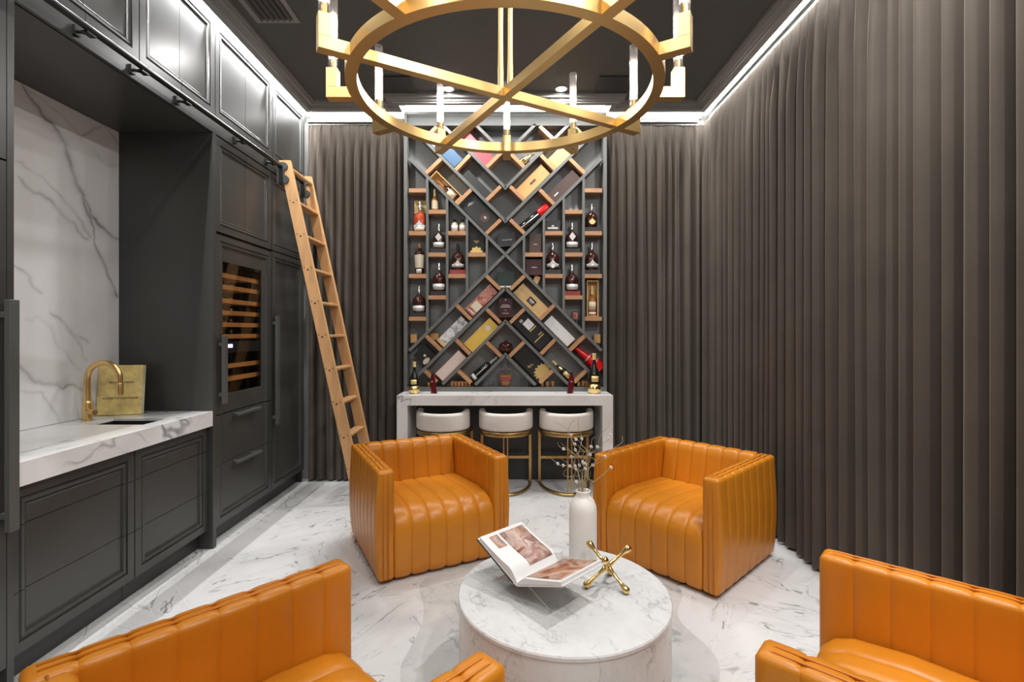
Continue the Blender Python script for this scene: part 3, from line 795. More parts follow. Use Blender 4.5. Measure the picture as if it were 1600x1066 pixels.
for su in (1, -1):
    for uu in (29, 60, 91, 122):
        board('divider', su * uu, -uu, su * uu, uu, 3.6, M['shelfgrey'], FY + .001)
    cols = ((122, 150.5, (-3, -1, 1, 3)), (91, 122, (-2, 0, 2)), (60, 91, (-1, 1)), (29, 60, (0,)))
    for ua, ub, ks in cols:
        for k in ks:
            board('shelf', su * (ua + 1.9), k * 33.4, su * (ub - 1.9 if ub < 150 else ub), k * 33.4, 6.2, M['wood'], FY + .002)
    for sv in (1, -1):
        for (a, b, c, d_) in ((-32, -31, -6, -56), (-78, -77, -52, -103), (-126, -125, -99, -151), (-32, -82.5, -6, -108), (-79, -131, -54, -157), (-128, -179, -106, -201), (-32, -134, -5, -160.5), (-76, -179, -52, -202)):
            dx, dy = c - a, d_ - b; l = math.hypot(dx, dy); ex, ey = dx / l * 2.2, dy / l * 2.2
            board('cross_shelf', -su * (a + ex), -sv * (b + ey), -su * (c - ex), -sv * (d_ - ey), 5.6, M['wood'], FY + .002)

# ------------------------------------------------------------------ things in the bookcase
def boxed(name, label, cat, cu, cv, ln, wd, ang, mat, depth=.095, yf=4.835, group=None, lift=0.):
    """closed gift box; (cu, cv) its centre, long axis at ang degrees from vertical (towards +u)"""
    a = R(ang); du, dv = math.sin(a), math.cos(a)
    ln *= U; wd *= U
    base = K(cu, cv, yf + depth / 2) - Vector((du, 0, dv)) * ln / 2
    r = thing(name, label, cat, base, (0, a, 0), group)
    r['_h'] = 0
    del r['_h']
    MB().box(-wd / 2, wd / 2, -depth / 2, depth / 2, 0, ln).build('box_body', mat, r, bevel=.0012)
    r_info[r.name] = (ln, wd, depth)
    return r
r_info = {}
def decor(r, name, fx0, fx1, fz0, fz1, mat, th=.0016, poly=None):
    """flat printed or glued patch on the front face; fractions of width / length"""
    ln, wd, dp = r_info[r.name]
    y = -dp / 2 - .0004
    if poly:
        pts = [((px - .5) * wd, pz * ln) for px, pz in poly]
        return MB().prism(pts, lambda p, q, t: (p, t, q), y - th, y).build(name, mat, r)
    return MB().box((fx0 - .5) * wd, (fx1 - .5) * wd, y - th, y, fz0 * ln, fz1 * ln).build(name, mat, r)
def lines(r, name, rows, mat, th=.001):
    ln, wd, dp = r_info[r.name]; y = -dp / 2 - .0004; mb = MB()
    for x0, x1, z0, z1 in rows: mb.box((x0 - .5) * wd, (x1 - .5) * wd, y - th, y, z0 * ln, z1 * ln)
    return mb.build(name, mat, r)
def open_crate(name, label, cu, cv, ln, wd, ang, mat, bottle_mat, depth=.095, yf=4.832):
    a = R(ang); du, dv = math.sin(a), math.cos(a); ln *= U; wd *= U
    base = K(cu, cv, yf + depth / 2) - Vector((du, 0, dv)) * ln / 2
    r = thing(name, label, 'wooden box', base, (0, a, 0))
    t = .007; d = depth / 2
    mb = MB().box(-wd / 2, wd / 2, d - t, d, 0, ln).box(-wd / 2, -wd / 2 + t, -d, d - t, 0, ln).box(wd / 2 - t, wd / 2, -d, d - t, 0, ln)
    mb.box(-wd / 2 + t, wd / 2 - t, -d, d - t, 0, t).box(-wd / 2 + t, wd / 2 - t, -d, d - t, ln - t, ln)
    mb.build('crate', mat, r)
    return r, base, a, ln, wd
def bottle(name, label, loc, prof, ang, parts, scale=U, group=None, cat='bottle', sy=1., glass='whisky', pz=None):
    """prof in drawing units (r, z); parts: list of (name, kind, args, material)"""
    r = thing(name, label, cat, loc, (0, R(ang), 0), group)
    P = [(a * scale, b * scale) for a, b in prof]
    MB().lathe(P, 24, sy=sy).build('glass_body', M[glass], r, smooth=True, angle=50)
    for nm, kind, args, mt in parts:
        if kind == 'lathe': MB().lathe([(a * scale, b * scale) for a, b in args], 20, sy=sy).build(nm, M[mt], r, smooth=True, angle=50)
        elif kind == 'band':      # curved label on the front: radius, z0, z1, half angle
            rad, z0_, z1_, ha = args
            MB().lathe([((rad + .15) * scale, z0_ * scale), ((rad + .15) * scale, z1_ * scale)], 14, arc=(R(270 - ha), R(270 + ha)), sy=sy).build(nm, M[mt], r, smooth=True, solid=.0006)
        elif kind == 'poly':      # flat raised emblem: y offset, outline
            yo, pts = args
            MB().prism([(p * scale, q * scale) for p, q in pts], lambda p, q, t: (p, t, q), -(yo + .35) * scale * sy, -(yo - .6) * scale * sy).build(nm, M[mt], r)
    return r
def stand(label, u, vbot, w, h, mat='darkcard', y=4.865):
    p = K(u, vbot, y)
    r = tag(MB().box(-w * U / 2, w * U / 2, -.045, .045, 0, h * U).build('display_plinth', M[mat], bevel=.001), label, 'plinth', 'display plinths under bottles')
    r.location = p
    return r
SH = lambda k: k * 33.4 + 3.25     # top of shelf k
WH = [(0, 0), (8.6, 0), (9.6, 1), (10.2, 6), (10.2, 17), (9.2, 22), (6, 25.5), (3, 27.5), (2.3, 29), (2.2, 34), (0, 34)]
def whisky(label, u, k, h, emblem, plinth=None, mat='whisky', pl='darkcard', capm='mirrorcap', sc_=1., y=4.865, dome=True):
    v = SH(k)
    if plinth:
        stand(plinth, u, v + .1, 25, 6.6, pl); v += 6.8
    s = h / 42.
    pr = [(a * min(1., s * 1.02) * sc_, b * s) for a, b in WH]
    cap = [(2.6 * s, 31 * s), (2.9 * s, 35.5 * s), (2.0 * s, 36.5 * s), (2.8 * s, 39 * s), (1.6 * s, 42 * s), (0, 42 * s)]
    parts = [('stopper', 'lathe', cap, capm)]
    rb = 10.2 * min(1., s * 1.02) * sc_
    for e in emblem:
        if e == 'diamond': parts.append(('emblem', 'poly', (rb, [(0, 12 * s), (5.2, 19 * s), (0, 26 * s), (-5.2, 19 * s)]), 'silver'))
        if e == 'band': parts.append(('label', 'band', (rb, 2 * s, 10.5 * s, 62), 'silver'))
        if e == 'lowband': parts.append(('label', 'band', (rb, 4 * s, 9 * s, 68), 'silver'))
        if e == 'crest': parts.append(('crest', 'poly', (rb, [(-6, 9 * s), (6, 9 * s), (2, 12 * s), (0, 15.5 * s), (-2, 12 * s)]), 'silver'))
        if e == 'round': parts.append(('seal', 'poly', (rb + .2, [(3.2 * math.cos(2 * PI * i / 14), 5.5 * s + 3.2 * math.sin(2 * PI * i / 14)) for i in range(14)]), 'paper'))
        if e == 'goldround': parts.append(('seal', 'poly', (rb + .2, [(4.6 * math.cos(2 * PI * i / 14), 9 * s + 4 * math.sin(2 * PI * i / 14)) for i in range(14)]), 'goldprint'))
        if e == 'foot': parts.append(('foot_label', 'band', (rb, 1 * s, 6 * s, 50), 'labelpaper'))
    return bottle('whisky_bottle', label, K(u, v + .1, y), pr, 0, parts, sy=.8, glass=mat)

# --- ladder-side columns, outer to inner
r = boxed('gift_box', 'red gift box with gold top standing open behind the red whisky bottle', 'gift box', -134.5, SH(-1 + 2) + 27.5, 54, 24, 0, M['redcard'], depth=.02, yf=4.92)
decor(r, 'gold_panel', .04, .96, .58, .96, M['goldcard'])
whisky('round red whisky bottle in front of a red and gold box', -135, 1, 48, ['lowband', 'foot', 'crest'], mat='redwhisky', y=4.862)
bottle('whisky_bottle', 'tall dark bottle with large cream label on the outer ladder-side shelf', K(-136, SH(-1) + .1), [(0, 0), (6, 0), (6.6, 1), (6.8, 12), (8.1, 31), (7.4, 35), (3, 38), (2.3, 40), (2.3, 44), (0, 44)], 0,
       [('label', 'lathe', [(6.9, 10), (7.0, 12), (8.2, 30.5)], 'labelpaper'), ('cork', 'lathe', [(2.7, 42), (2.7, 49), (0, 49)], 'ambercork'), ('foot_print', 'band', (6.7, 1.5, 8, 40), 'silver')])
whisky('dark whisky bottle with white banner on lowest outer ladder-side shelf', -136.5, -3, 42, ['lowband', 'band'], 'dark plinth on the lowest outer ladder-side shelf')
bottle('small_bottle', 'small slim bottle with gold neck and cream label', K(-112, SH(2) + .1), [(0, 0), (4.4, 0), (5.2, .6), (5.3, 16), (4.2, 19), (2, 21), (1.7, 24), (1.6, 30), (0, 30)], 0,
       [('label', 'lathe', [(5.35, 3), (5.4, 16)], 'palebottle'), ('neck_foil', 'lathe', [(1.8, 22), (1.7, 34.5), (0, 34.5)], 'goldcard')], glass='amber')
whisky('whisky bottle with white diamond emblem on the ladder-side middle shelf', -105, 0, 39, ['diamond', 'band'], 'dark plinth under the diamond-emblem bottle on ladder side')
whisky('tall whisky bottle with banded label, ladder side, above empty cell', -105, -2, 45, ['band', 'lowband'], 'dark plinth under the tall bottle above the empty cell')
for u in (-80.5, -67.5):
    bottle('small_bottle', 'squat cream miniature bottle with black cap, ' + ('nearer the ladder' if u < -70 else 'nearer the bookcase centre') + ' of the pair', K(u, SH(1) + .1), [(0, 0), (5, 0), (5.5, .6), (5.5, 11), (4.4, 14), (1.9, 15.5), (1.8, 17), (0, 17)], 0,
           [('label', 'band', (5.5, 2, 10.5, 70), 'paper'), ('cap', 'lathe', [(2.4, 16), (2.5, 20.5), (0, 20.5)], 'black')], glass='palebottle', group='pair of miniature bottles')
whisky('red-brown whisky bottle with mountain crest on a red plinth', -75, -1, 42, ['crest', 'lowband'], 'maroon plinth under the mountain-crest bottle', pl='redcard', capm='black')
r = boxed('gift_box', 'small black box with gold flower print on the shelf', 'gift box', -45.5, SH(0) + 13.8, 27, 25, 0, M['blackmatte'])
decor(r, 'flower_print', 0, 0, 0, 0, M['goldprint'], poly=[(.5 + .36 * math.cos(a) * (1 + .12 * math.sin(9 * a)), .02 + .32 * max(0, math.sin(a)) * (1 + .12 * math.sin(9 * a))) for a in [PI * i / 30 for i in range(31)]])
lines(r, 'script', [(.34, .66, .66, .69), (.42, .6, .57, .60)], M['goldprint'])
r = boxed('block', 'small tan block in the lowest corner cell by the ladder', 'block', -145, -131.2, 13.5, 10, 0, M['orangewood'], depth=.05, yf=4.86)
r = boxed('block', 'small tan block in the cell below the tall whisky bottle', 'block', -112.6, -128.2, 10, 12, 0, M['orangewood'], depth=.05, yf=4.87)

# --- curtain-wall-side columns
whisky('whisky bottle with gold seal, highest on the outer shelf by the curtain wall', 136, 1, 38, ['goldround', 'crest'], 'dark plinth under the gold-seal bottle')
whisky('red-brown whisky bottle above the boxed bottle, outer shelf by the curtain wall', 136.5, -1, 44, ['lowband', 'crest'], 'dark plinth above the boxed bottle')
r, base, a, ln, wd = open_crate('bottle_crate', 'upright open wooden box with an amber bottle inside', 137, SH(-3) + 28.7, 56.5, 18, 0, M['palewood'], 'amber')
bottle('whisky_bottle', 'amber bottle with cream label inside the upright wooden box', Vector((base.x, 4.875, base.z + .0075)), [(0, 0), (5.4, 0), (6, 1), (6, 24), (4, 29), (2, 31), (1.8, 42), (0, 42)], 0,
       [('label', 'band', (6, 9, 22, 75), 'labelpaper'), ('foot_label', 'band', (6, 2, 5.5, 75), 'paper'), ('neck_foil', 'lathe', [(2.1, 34), (2.2, 48), (0, 48)], 'goldcard')], glass='amber')
for u, hh in ((103, 11.5), (112, 9.5)):
    bottle('tiny_glass', 'tiny clear glass on the upper shelf, ' + ('taller one nearer the bookcase centre' if u < 110 else 'shorter one nearer the curtain wall'), K(u, SH(2) + .1), [(0, 0), (3.2, 0), (3.6, 1), (3.9, hh * .55), (2, hh * .8), (1.4, hh), (0, hh)], 0,
           [('liquid', 'lathe', [(0, .6), (2.9, .6), (3.2, 3), (0, 3)], 'paper')], glass='crystal', cat='glass', group='pair of tiny glasses')
whisky('whisky bottle with white shield emblem on the curtain-side middle shelf', 105, 0, 41, ['diamond', 'band'], 'dark plinth under the shield-emblem bottle on curtain side')
whisky('dark whisky bottle on a red plinth above the tiny framed picture', 105, -2, 43, ['band'], 'maroon plinth above the tiny framed picture', pl='redcard')
r = boxed('picture_frame', 'tiny framed pink picture under the bottle on the maroon plinth', 'picture frame', 110.3, -95.2, 15, 12, 0, M['brown'], depth=.012, yf=4.86)
decor(r, 'picture', .18, .82, .16, .84, M['redpattern'])
r = boxed('gift_box', 'small charcoal box with white mountain logo, by the curtain-side bottles', 'gift box', 74.5, SH(1) + 8.8, 17, 24, 0, M['darkcard'])
lines(r, 'logo', [(.16, .84, .24, .40), (.40, .60, .44, .52), (.45, .55, .52, .60)], M['silver'])
whisky('red-brown whisky bottle with round white seal, third curtain-side column', 74.5, -1, 44, ['lowband', 'crest', 'round'], 'dark plinth under the round-seal bottle')
r = boxed('gift_box', 'brown box standing on the inner curtain-side shelf', 'gift box', 47, SH(0) + 15.3, 30, 19, 2, M['brown'])
lines(r, 'print', [(.34, .66, .43, .46)], M['silver'])
r = boxed('gift_box', 'square maroon box below the inner curtain-side shelf', 'gift box', 45.2, -19.2, 25, 26, 0, M['maroon'])
lines(r, 'print', [(.34, .66, .47, .52)], M['silver'])
r = boxed('block', 'tan wooden block wedged under the square maroon box', 'block', 49, -38.5, 12, 9, 24, M['orangewood'], depth=.06, yf=4.85)
r = boxed('block', 'small tan block in the lowest corner cell by the curtain wall', 'block', 145, -131.5, 14, 10, 0, M['orangewood'], depth=.05, yf=4.86)

# --- boxes lying in the diagonal cells
r, base, a, ln, wd = open_crate('bottle_crate', 'tilted open wooden box with a red bottle, near the ladder top', -94, 107, 56, 16, -45, M['palewood'], 'whisky')
bottle('whisky_bottle', 'red-brown bottle with cream label inside the tilted wooden box', base + Vector((math.sin(a), 0, math.cos(a))) * .009, [(0, 0), (5.2, 0), (5.6, 1), (5.6, 24), (3.6, 28), (1.9, 30), (1.8, 38), (0, 38)], -45,
       [('label', 'band', (5.6, 6, 20, 75), 'labelpaper'), ('neck_foil', 'lathe', [(2.1, 31), (2.2, 44), (0, 44)], 'copper')], glass='whisky')
r = boxed('gift_box', 'large charcoal box with white script and pale round emblem', 'gift box', -42, 68, 58, 29, -45, M['darkcard'])
lines(r, 'script', [(.30, .62, .80, .815), (.36, .52, .83, .842), (.44, .7, .77, .78)], M['silver'])
decor(r, 'emblem', 0, 0, 0, 0, M['brown'], poly=[(.5 + .26 * math.cos(2 * PI * i / 20), .26 + .13 * math.sin(2 * PI * i / 20)) for i in range(20)])
lines(r, 'bird_mark', [(.45, .60, .25, .27), (.50, .55, .22, .31)], M['paper'], .003)
r = boxed('gift_box', 'blue box in the top diagonal cell behind the chandelier ring', 'gift box', -93, 163.7, 55, 18.5, -45, M['bluecard'])
decor(r, 'pale_end', .0, 1., .66, .98, M['greyveinprint'])
r = boxed('gift_box', 'plain charcoal box in the second diagonal cell below the blue box', 'gift box', -45.5, 109.5, 53, 16, -45, M['darkcard'])
r = boxed('gift_box', 'dusty red box in the top diagonal cell nearest the centre', 'gift box', -44, 166, 56, 19, -45, M['pinkred'])
r = boxed('gift_box', 'dark brown box with small white print, high on curtain side', 'gift box', 92, 108, 55, 18, 45, M['brown'])
lines(r, 'print', [(.46, .56, .10, .26)], M['paper'])
bottle('gift_tube', 'black bottle-shaped tube with a bright red cap', K(24.5, 42.5, 4.87), [(0, 0), (6.2, 0), (6.6, .6), (6.6, 36), (0, 36)], 51,
       [('red_cap', 'lathe', [(6.7, 36), (7.6, 38), (7.6, 53), (6.6, 56), (0, 56)], 'redbright'), ('stripe', 'band', (6.6, 1, 35, 7), 'paper')], glass='blackglass', cat='gift tube')
r = boxed('gift_box', 'light gold box in the top diagonal cell on curtain side', 'gift box', 93, 163, 55, 19.5, 45, M['lightgold'])
r = boxed('wooden_box', 'tan wooden box with small dark print in the upper lattice', 'wooden box', 43, 115, 57, 20.5, 45, M['orangewood'])
lines(r, 'print', [(.42, .58, .40, .60)], M['brown'])
bottle('gold_bottle', 'ornate gold bottle lying high in the lattice under the chandelier', K(22.5, 144.5, 4.87), [(0, 0), (5, 0), (5.6, 1), (5.6, 14), (4.4, 17), (2, 19), (1.8, 24), (2.5, 24.5), (2.5, 28), (0, 28)], 52,
       [('band', 'lathe', [(5.7, 4), (6.1, 5), (6.1, 10), (5.7, 11)], 'gold_bright')], glass='gold_dark')
r = boxed('gift_box', 'red swirl-patterned box with a cream label square', 'gift box', -37.8, -71.3, 55, 18, 45, M['redpattern'])
decor(r, 'label', .18, .95, .16, .40, M['labelpaper'], th=.003); lines(r, 'script', [(.2, .9, .06, .09)], M['paper'])
r = boxed('gift_box', 'white marbled box with open wooden end', 'gift box', -83.3, -120.5, 54, 15.5, 45, M['greyveinprint'])
decor(r, 'wood_end', .04, .96, .0, .09, M['palewood'], th=.004)
r = boxed('gift_box', 'square black box with a white rose print, low on ladder side', 'gift box', -127, -157.5, 25, 25, 45, M['blackmatte'])
def cloud(fx, fz, rx, rz, k, n=40): return [(fx + rx * math.cos(2 * PI * i / n) * (1 + .14 * math.sin(k * 2 * PI * i / n)), fz + rz * math.sin(2 * PI * i / n) * (1 + .14 * math.sin(k * 2 * PI * i / n))) for i in range(n)]
decor(r, 'rose_print', 0, 0, 0, 0, M['labelpaper'], poly=cloud(.83, .33, .15, .26, 9)); decor(r, 'bud_print', 0, 0, 0, 0, M['labelpaper'], poly=cloud(.52, .50, .08, .08, 5))
r = boxed('gift_box', 'plain yellow box with a pale sunburst', 'gift box', -38.3, -125.7, 58, 19.5, 45, M['yellowcard'])
decor(r, 'sunburst', 0, 0, 0, 0, M['labelpaper'], poly=cloud(.5, .76, .22, .075, 12, 60))
r = boxed('gift_box', 'pale pink box with copper edges', 'gift box', -86, -174, 53, 18, 45, M['copper'])
decor(r, 'pink_face', .05, .95, .02, .98, M['pinkcard'])
bottle('black_bottle', 'square black bottle with silver neck lying above the crystal stoppers', K(-52, -193.5, 4.87), [(0, 0), (5.6, 0), (6, .6), (6, 31), (4.5, 34), (2, 35.5), (1.8, 38), (0, 38)], 50,
       [('label', 'band', (6, .8, 6, 60), 'paper'), ('neck_foil', 'lathe', [(2.2, 36), (2.1, 48), (2.6, 48.5), (2.6, 50.5), (0, 50.5)], 'silver'), ('stripe', 'band', (6, 7, 30, 6), 'silver')], glass='blackglass')
r = boxed('wooden_box', 'pale wooden box with a black name plate', 'wooden box', 40.2, -72, 57, 22, -45, M['palewood'])
decor(r, 'name_plate', .28, .72, .36, .60, M['darkcard'], th=.002); lines(r, 'print', [(.50, .58, .40, .56), (.40, .43, .42, .54)], M['paper'], .003)
r = boxed('gift_box', 'plain white box with faint grey line', 'gift box', 85, -119.5, 52, 17.5, -45, M['paper'])
lines(r, 'print', [(.46, .50, .52, .80)], M['silver'])
bottle('red_tube', 'bright red cone-shaped gift tube half behind the tall black bottle', K(151.5, -179, 4.885), [(0, 0), (9.5, 0), (10, 1), (9.6, 16), (5.4, 38), (3.6, 52), (0, 52)], -51,
       [('seam', 'lathe', [(9.85, 14), (9.75, 15.2)], 'pinkcard'), ('seam', 'lathe', [(7.75, 27), (7.5, 28.2)], 'pinkcard')], glass='redbright', cat='gift tube')
r = boxed('gift_box', 'black box with white square label and gold bars', 'gift box', 43, -119, 60, 29, -45, M['blackmatte'])
decor(r, 'label', .36, .80, .58, .82, M['paper']); lines(r, 'gold_bars', [(.36, .80, .52, .555), (.56, .80, .30, .33), (.12, .80, .235, .262)], M['goldprint'])
lines(r, 'logo', [(.34, .40, .88, .93), (.44, .50, .88, .93), (.34, .5, .86, .875)], M['paper'])
bottle('champagne_bottle', 'black champagne bottle with gold collar lying in a lower cell', K(104.5, -196, 4.868), [(0, 0), (5.2, 0), (5.6, 1), (5.6, 19), (3.6, 26), (1.9, 31), (1.7, 40), (0, 40)], -46,
       [('collar', 'lathe', [(4.6, 22.5), (3.0, 28.5)], 'gold_bright'), ('foil', 'lathe', [(2.1, 33), (2.0, 42), (0, 42)], 'goldcard'), ('label', 'band', (5.6, 5, 17, 40), 'goldprint')], glass='blackglass')
r = boxed('gift_box', 'black box with a large gold flower print', 'gift box', 41.5, -168.5, 62, 29.5, -45, M['blackmatte'])
decor(r, 'flower_print', 0, 0, 0, 0, M['goldprint'], poly=[(min(1, max(0, a)), max(.005, b)) for a, b in cloud(.55, .15, .46, .17, 14, 84)])
lines(r, 'script', [(.14, .44, .47, .482), (.2, .5, .435, .447), (.2, .24, .44, .52)], M['goldprint'])

# --- centre cells
r = boxed('gift_box', 'charcoal box with white name, tilted above the lattice centre', 'gift box', 1.5, 24.5, 22, 27, -4, M['darkcard'])
text('box_name', 'THE LAST DROP', .0135, M['paper'], r, (.004, -.050, .062), (R(90), 0, 0))
r = boxed('gift_box', 'dark green box just below the lattice crossing', 'gift box', .5, -37, 22, 26, 0, M['greencard'])
r = boxed('flat_book', 'thin dark book with white pages under the dark green box', 'book', .5, -49.7, 2.4, 18, 0, M['paper'])
r = boxed('gift_box', 'maroon box with white title lines in the centre cell', 'gift box', .3, -83, 30, 22, 0, M['maroon'])
lines(r, 'print', [(.22, .78, .62, .66), (.14, .86, .53, .57), (.4, .6, .36, .38), (.26, .74, .20, .23)], M['silver']); lines(r, 'dot', [(.46, .54, .90, .96)], M['paper'])
bottle('round_decanter', 'round brown decanter above the ornate crystal decanter', K(.5, -152, 4.87), [(0, 0), (7, 0), (11, 4), (11.5, 8), (9.5, 12.5), (5, 15), (0, 15)], 0, [('neck', 'lathe', [(2.4, 14.6), (2.2, 17), (3, 17.2), (3, 18.6), (0, 18.6)], 'brown')], sy=.75, glass='whisky', cat='decanter')
VB = (BT + .0415 - KZ) / U        # top of base rail
d = bottle('crystal_decanter', 'ornate crystal decanter with amber liquor at the bookcase foot', K(0, VB, 4.865), [(0, 0), (6.5, 0), (7.5, 1.5), (10.5, 12), (11.3, 20), (10.6, 27), (6, 29.5), (2.6, 31), (2.2, 37), (0, 37)], 0,
           [('liquor', 'lathe', [(0, 1.6), (6.6, 1.6), (9.6, 12), (10.3, 18.5), (0, 18.5)], 'amber'), ('label', 'band', (10.2, 9, 14.5, 60), 'redcard'), ('neck_ring', 'lathe', [(2.4, 31), (4.6, 34), (2.4, 36.5), (4.9, 40), (4.9, 43), (2.4, 46), (3.4, 50), (1.2, 54), (0, 57)], 'crystal')], sy=.7, glass='crystal', cat='decanter')
for u, hh, lb in ((-31.5, 9.5, 'low clear crystal stopper at the bookcase foot, next to black bottle'), (-18.5, 13.5, 'taller clear crystal stopper beside the ornate decanter, ladder side'), (31, 13.5, 'clear crystal stopper at the bookcase foot, curtain side of decanter')):
    bottle('crystal_stopper', lb, K(u, VB, 4.865), [(0, 0), (4.6, 0), (5, 1.2), (3.8, hh * .45), (1.8, hh * .72), (2.2, hh * .86), (0, hh)], 0, [], glass='crystal', cat='crystal stopper')
def cork(u, h, lb, mat='ambercork', rad=2.3):
    p = K(u, VB + .05, 4.85)
    r = thing('bottle_cork', lb, 'cork', p, group=('row of corks on ladder side' if u < 0 else 'corks on curtain side'))
    MB().lathe([(0, 0), (rad * U * .9, 0), (rad * U, .6 * U), (rad * U, h * .55 * U), (rad * U * .8, h * .6 * U), (0, h * .6 * U)], 14).build('cork_body', M[mat], r, smooth=True, angle=50)
    MB().lathe([(0, h * .6 * U + .0003), (rad * 1.15 * U, h * .6 * U + .0003), (rad * 1.2 * U, h * .95 * U), (0, h * U)], 14).build('cork_cap', M[mat], r, smooth=True, angle=50)
for i in range(6): cork(-84 + i * 5.4, 8.6, 'amber bottle cork standing in the row below the pale pink box')
for i, u in enumerate((58, 66, 74.5)): cork(u, 9 - .6 * (2 - i), 'amber bottle cork standing behind the red heel-shaped bottle by the curtain wall')
cork(115.5, 8.5, 'gold bottle cork beside the tall champagne bottle', 'gold_dark', 3.2)
for u in (122.5, 127.5): cork(u, 9.5, 'amber bottle cork just behind the tall champagne bottle')
cork(-121, 7, 'dark gold cork behind the smaller champagne bottle', 'gold_dark', 3.)

# --- bottles on the bar top, in front of the bookcase
s2 = 4.66 / 783
def champagne(x, lb, h, w):
    r = thing('champagne_bottle', lb, 'bottle', (x, 4.66, BT + .0005))
    P = [(0, 0), (w * .95, 0), (w, .01), (w, h * .42), (w * .86, h * .52), (w * .36, h * .68), (w * .27, h * .76), (w * .26, h * .95), (0, h * .95)]
    MB().lathe(P, 28).build('glass_body', M['blackglass'], r, smooth=True, angle=50)
    MB().lathe([(w * .30, h * .84), (w * .31, h * .97), (w * .36, h * .975), (w * .36, h), (0, h)], 20).build('neck_foil', M['goldcard'], r, smooth=True, angle=50)
    n = 26
    mb = MB(); rows = [[], []]
    for j in range(n * 2 + 1):
        a = PI * 2 * j / (n * 2); zz = h * (.20 + (.055 if j % 2 else 0))
        for q, z in ((0, .002), (1, zz)): rows[q].append((w * 1.02 * math.cos(a), w * 1.02 * math.sin(a), z))
    mb.grid(rows).build('gold_sleeve', M['gold_bright'], r, smooth=True, solid=.001)
    MB().lathe([(w * 1.01, h * .30), (w * 1.01, h * .44)], 12, arc=(R(235), R(305))).build('label', M['goldprint'], r, smooth=True, solid=.0006)
champagne((647.5 - 798) * s2, 'smaller champagne bottle with pale gold foot on the bar, ladder end', 49 * s2, 8.0 * s2)
champagne((928.5 - 798) * s2, 'tall black champagne bottle with gold foot on the bar, curtain end', 62.5 * s2, 9.6 * s2)
def heel(x, lb, flip):
    r = thing('heel_bottle', lb, 'bottle', (x, 4.66, BT + .0005), group='red heel-shaped bottles on the bar')
    rows = []; 
    for i in range(11):
        t = i / 10; z = .004 + t * .165
        cx = flip * (.012 - .028 * t + .018 * t * t); w_ = .030 - .002 * t - .012 * t ** 4; d_ = .028 - .006 * t
        rows.append([(cx + w_ * math.cos(2 * PI * j / 16), d_ * math.sin(2 * PI * j / 16), z) for j in range(17)])
    mb = MB().grid(rows); bmesh.ops.remove_doubles(mb.bm, verts=mb.bm.verts, dist=1e-5)
    bmesh.ops.holes_fill(mb.bm, edges=[e for e in mb.bm.edges if e.is_boundary])
    mb.build('glass_body', M['redglass'], r, smooth=True, angle=50)
    MB().tube([(flip * .002, 0, .165), (flip * .001, 0, .185), (flip * .004, 0, .197)], [.017, .014, .007], 14).build('stopper', M['blackglass'], r, smooth=True, angle=50)
    MB().tube([(flip * .010, -.012, .012), (flip * .03, -.012, .007), (flip * .045, -.012, .004)], [.012, .009, .003], 10).build('toe', M['blackglass'], r, smooth=True)
    MB().box(-.012, .008, -.0275, -.0262, .108, .114).build('print', M['silver'], r)
heel((676 - 798) * s2, 'red heel-shaped bottle on the bar beside the smaller champagne bottle', 1)
heel((893 - 798) * s2, 'red heel-shaped bottle on the bar beside the tall champagne bottle', -1)
# ------------------------------------------------------------------ bar stools
def arcpts(r, a0, a1, n, z=0, sx=1., sy=1.): return [(r * sx * math.cos(R(a0 + (a1 - a0) * i / n)), r * sy * math.sin(R(a0 + (a1 - a0) * i / n)), z) for i in range(n + 1)]
def sweep_arc(mb, r0, r1, z0, z1, a0, a1, n=32, sy=1., rz=None):
    """upright curved band (inner r0, outer r1) with rounded top"""
    rr = (r1 - r0) / 2; rm = (r0 + r1) / 2
    sec = rrect(-rr, rr, z0, z1, min(rr, (z1 - z0) / 2) * .85, 4)
    rings = []
    for i in range(n + 1):
        a = R(a0 + (a1 - a0) * i / n)
        top = rz(i / n) if rz else 0
        rings.append([mb.bm.verts.new(((rm + p) * math.cos(a), (rm + p) * math.sin(a) * sy, q + (top if q > (z0 + z1) / 2 else 0))) for p, q in sec])
    m = len(sec)
    for a, b in zip(rings, rings[1:]):
        for j in range(m): mb.bm.faces.new((a[j], a[(j + 1) % m], b[(j + 1) % m], b[j]))
    mb.bm.faces.new(rings[0]); mb.bm.faces.new(rings[-1][::-1])
    return mb
st = thing('bar_stool', 'cream bar stool with brass frame, middle one of three', 'bar stool', (-.045, 4.655, 0), group='bar stools at the marble bar')
# faces +y (the bar); its curved back is towards -y
sweep_arc(MB(), .188, .250, .565, .725, 180, 360, 40, sy=.92, rz=lambda t: .022 * (abs(2 * t - 1) ** 6)).build('backrest', M['cream'], st, smooth=True, angle=60)
MB().lathe([(0, .52), (.19, .52), (.205, .535), (.205, .585), (.19, .60), (0, .605)], 36, sy=.95).build('seat', M['cream'], st, smooth=True, angle=60)
mb = sweep_arc(MB(), .212, .246, .515, .560, 180, 360, 40, sy=.92)
for s_ in (-1, 1): mb.box(s_ * .229 - .015, s_ * .229 + .015, -.001, .19, .518, .557)
mb.build('seat_band', M['gold_dark'], st, smooth=True, angle=50)
for s_ in (-1, 1): MB().box(s_ * .232 - .013, s_ * .232 + .013, .170, .186, .0, .52).build('leg', M['gold_dark'], st, bevel=.002)
for s_ in (-1, 1): MB().box(s_ * .017 - .006, s_ * .017 + .006, -.222, -.210, .02, .53).build('rear_rod', M['gold_dark'], st, bevel=.001)
mb = sweep_arc(MB(), .218, .244, .0, .026, 180, 360, 40, sy=1.72)
for v_ in mb.bm.verts: v_.co.y += .178
mb.build('base_ring', M['gold_dark'], st, smooth=True, angle=50)
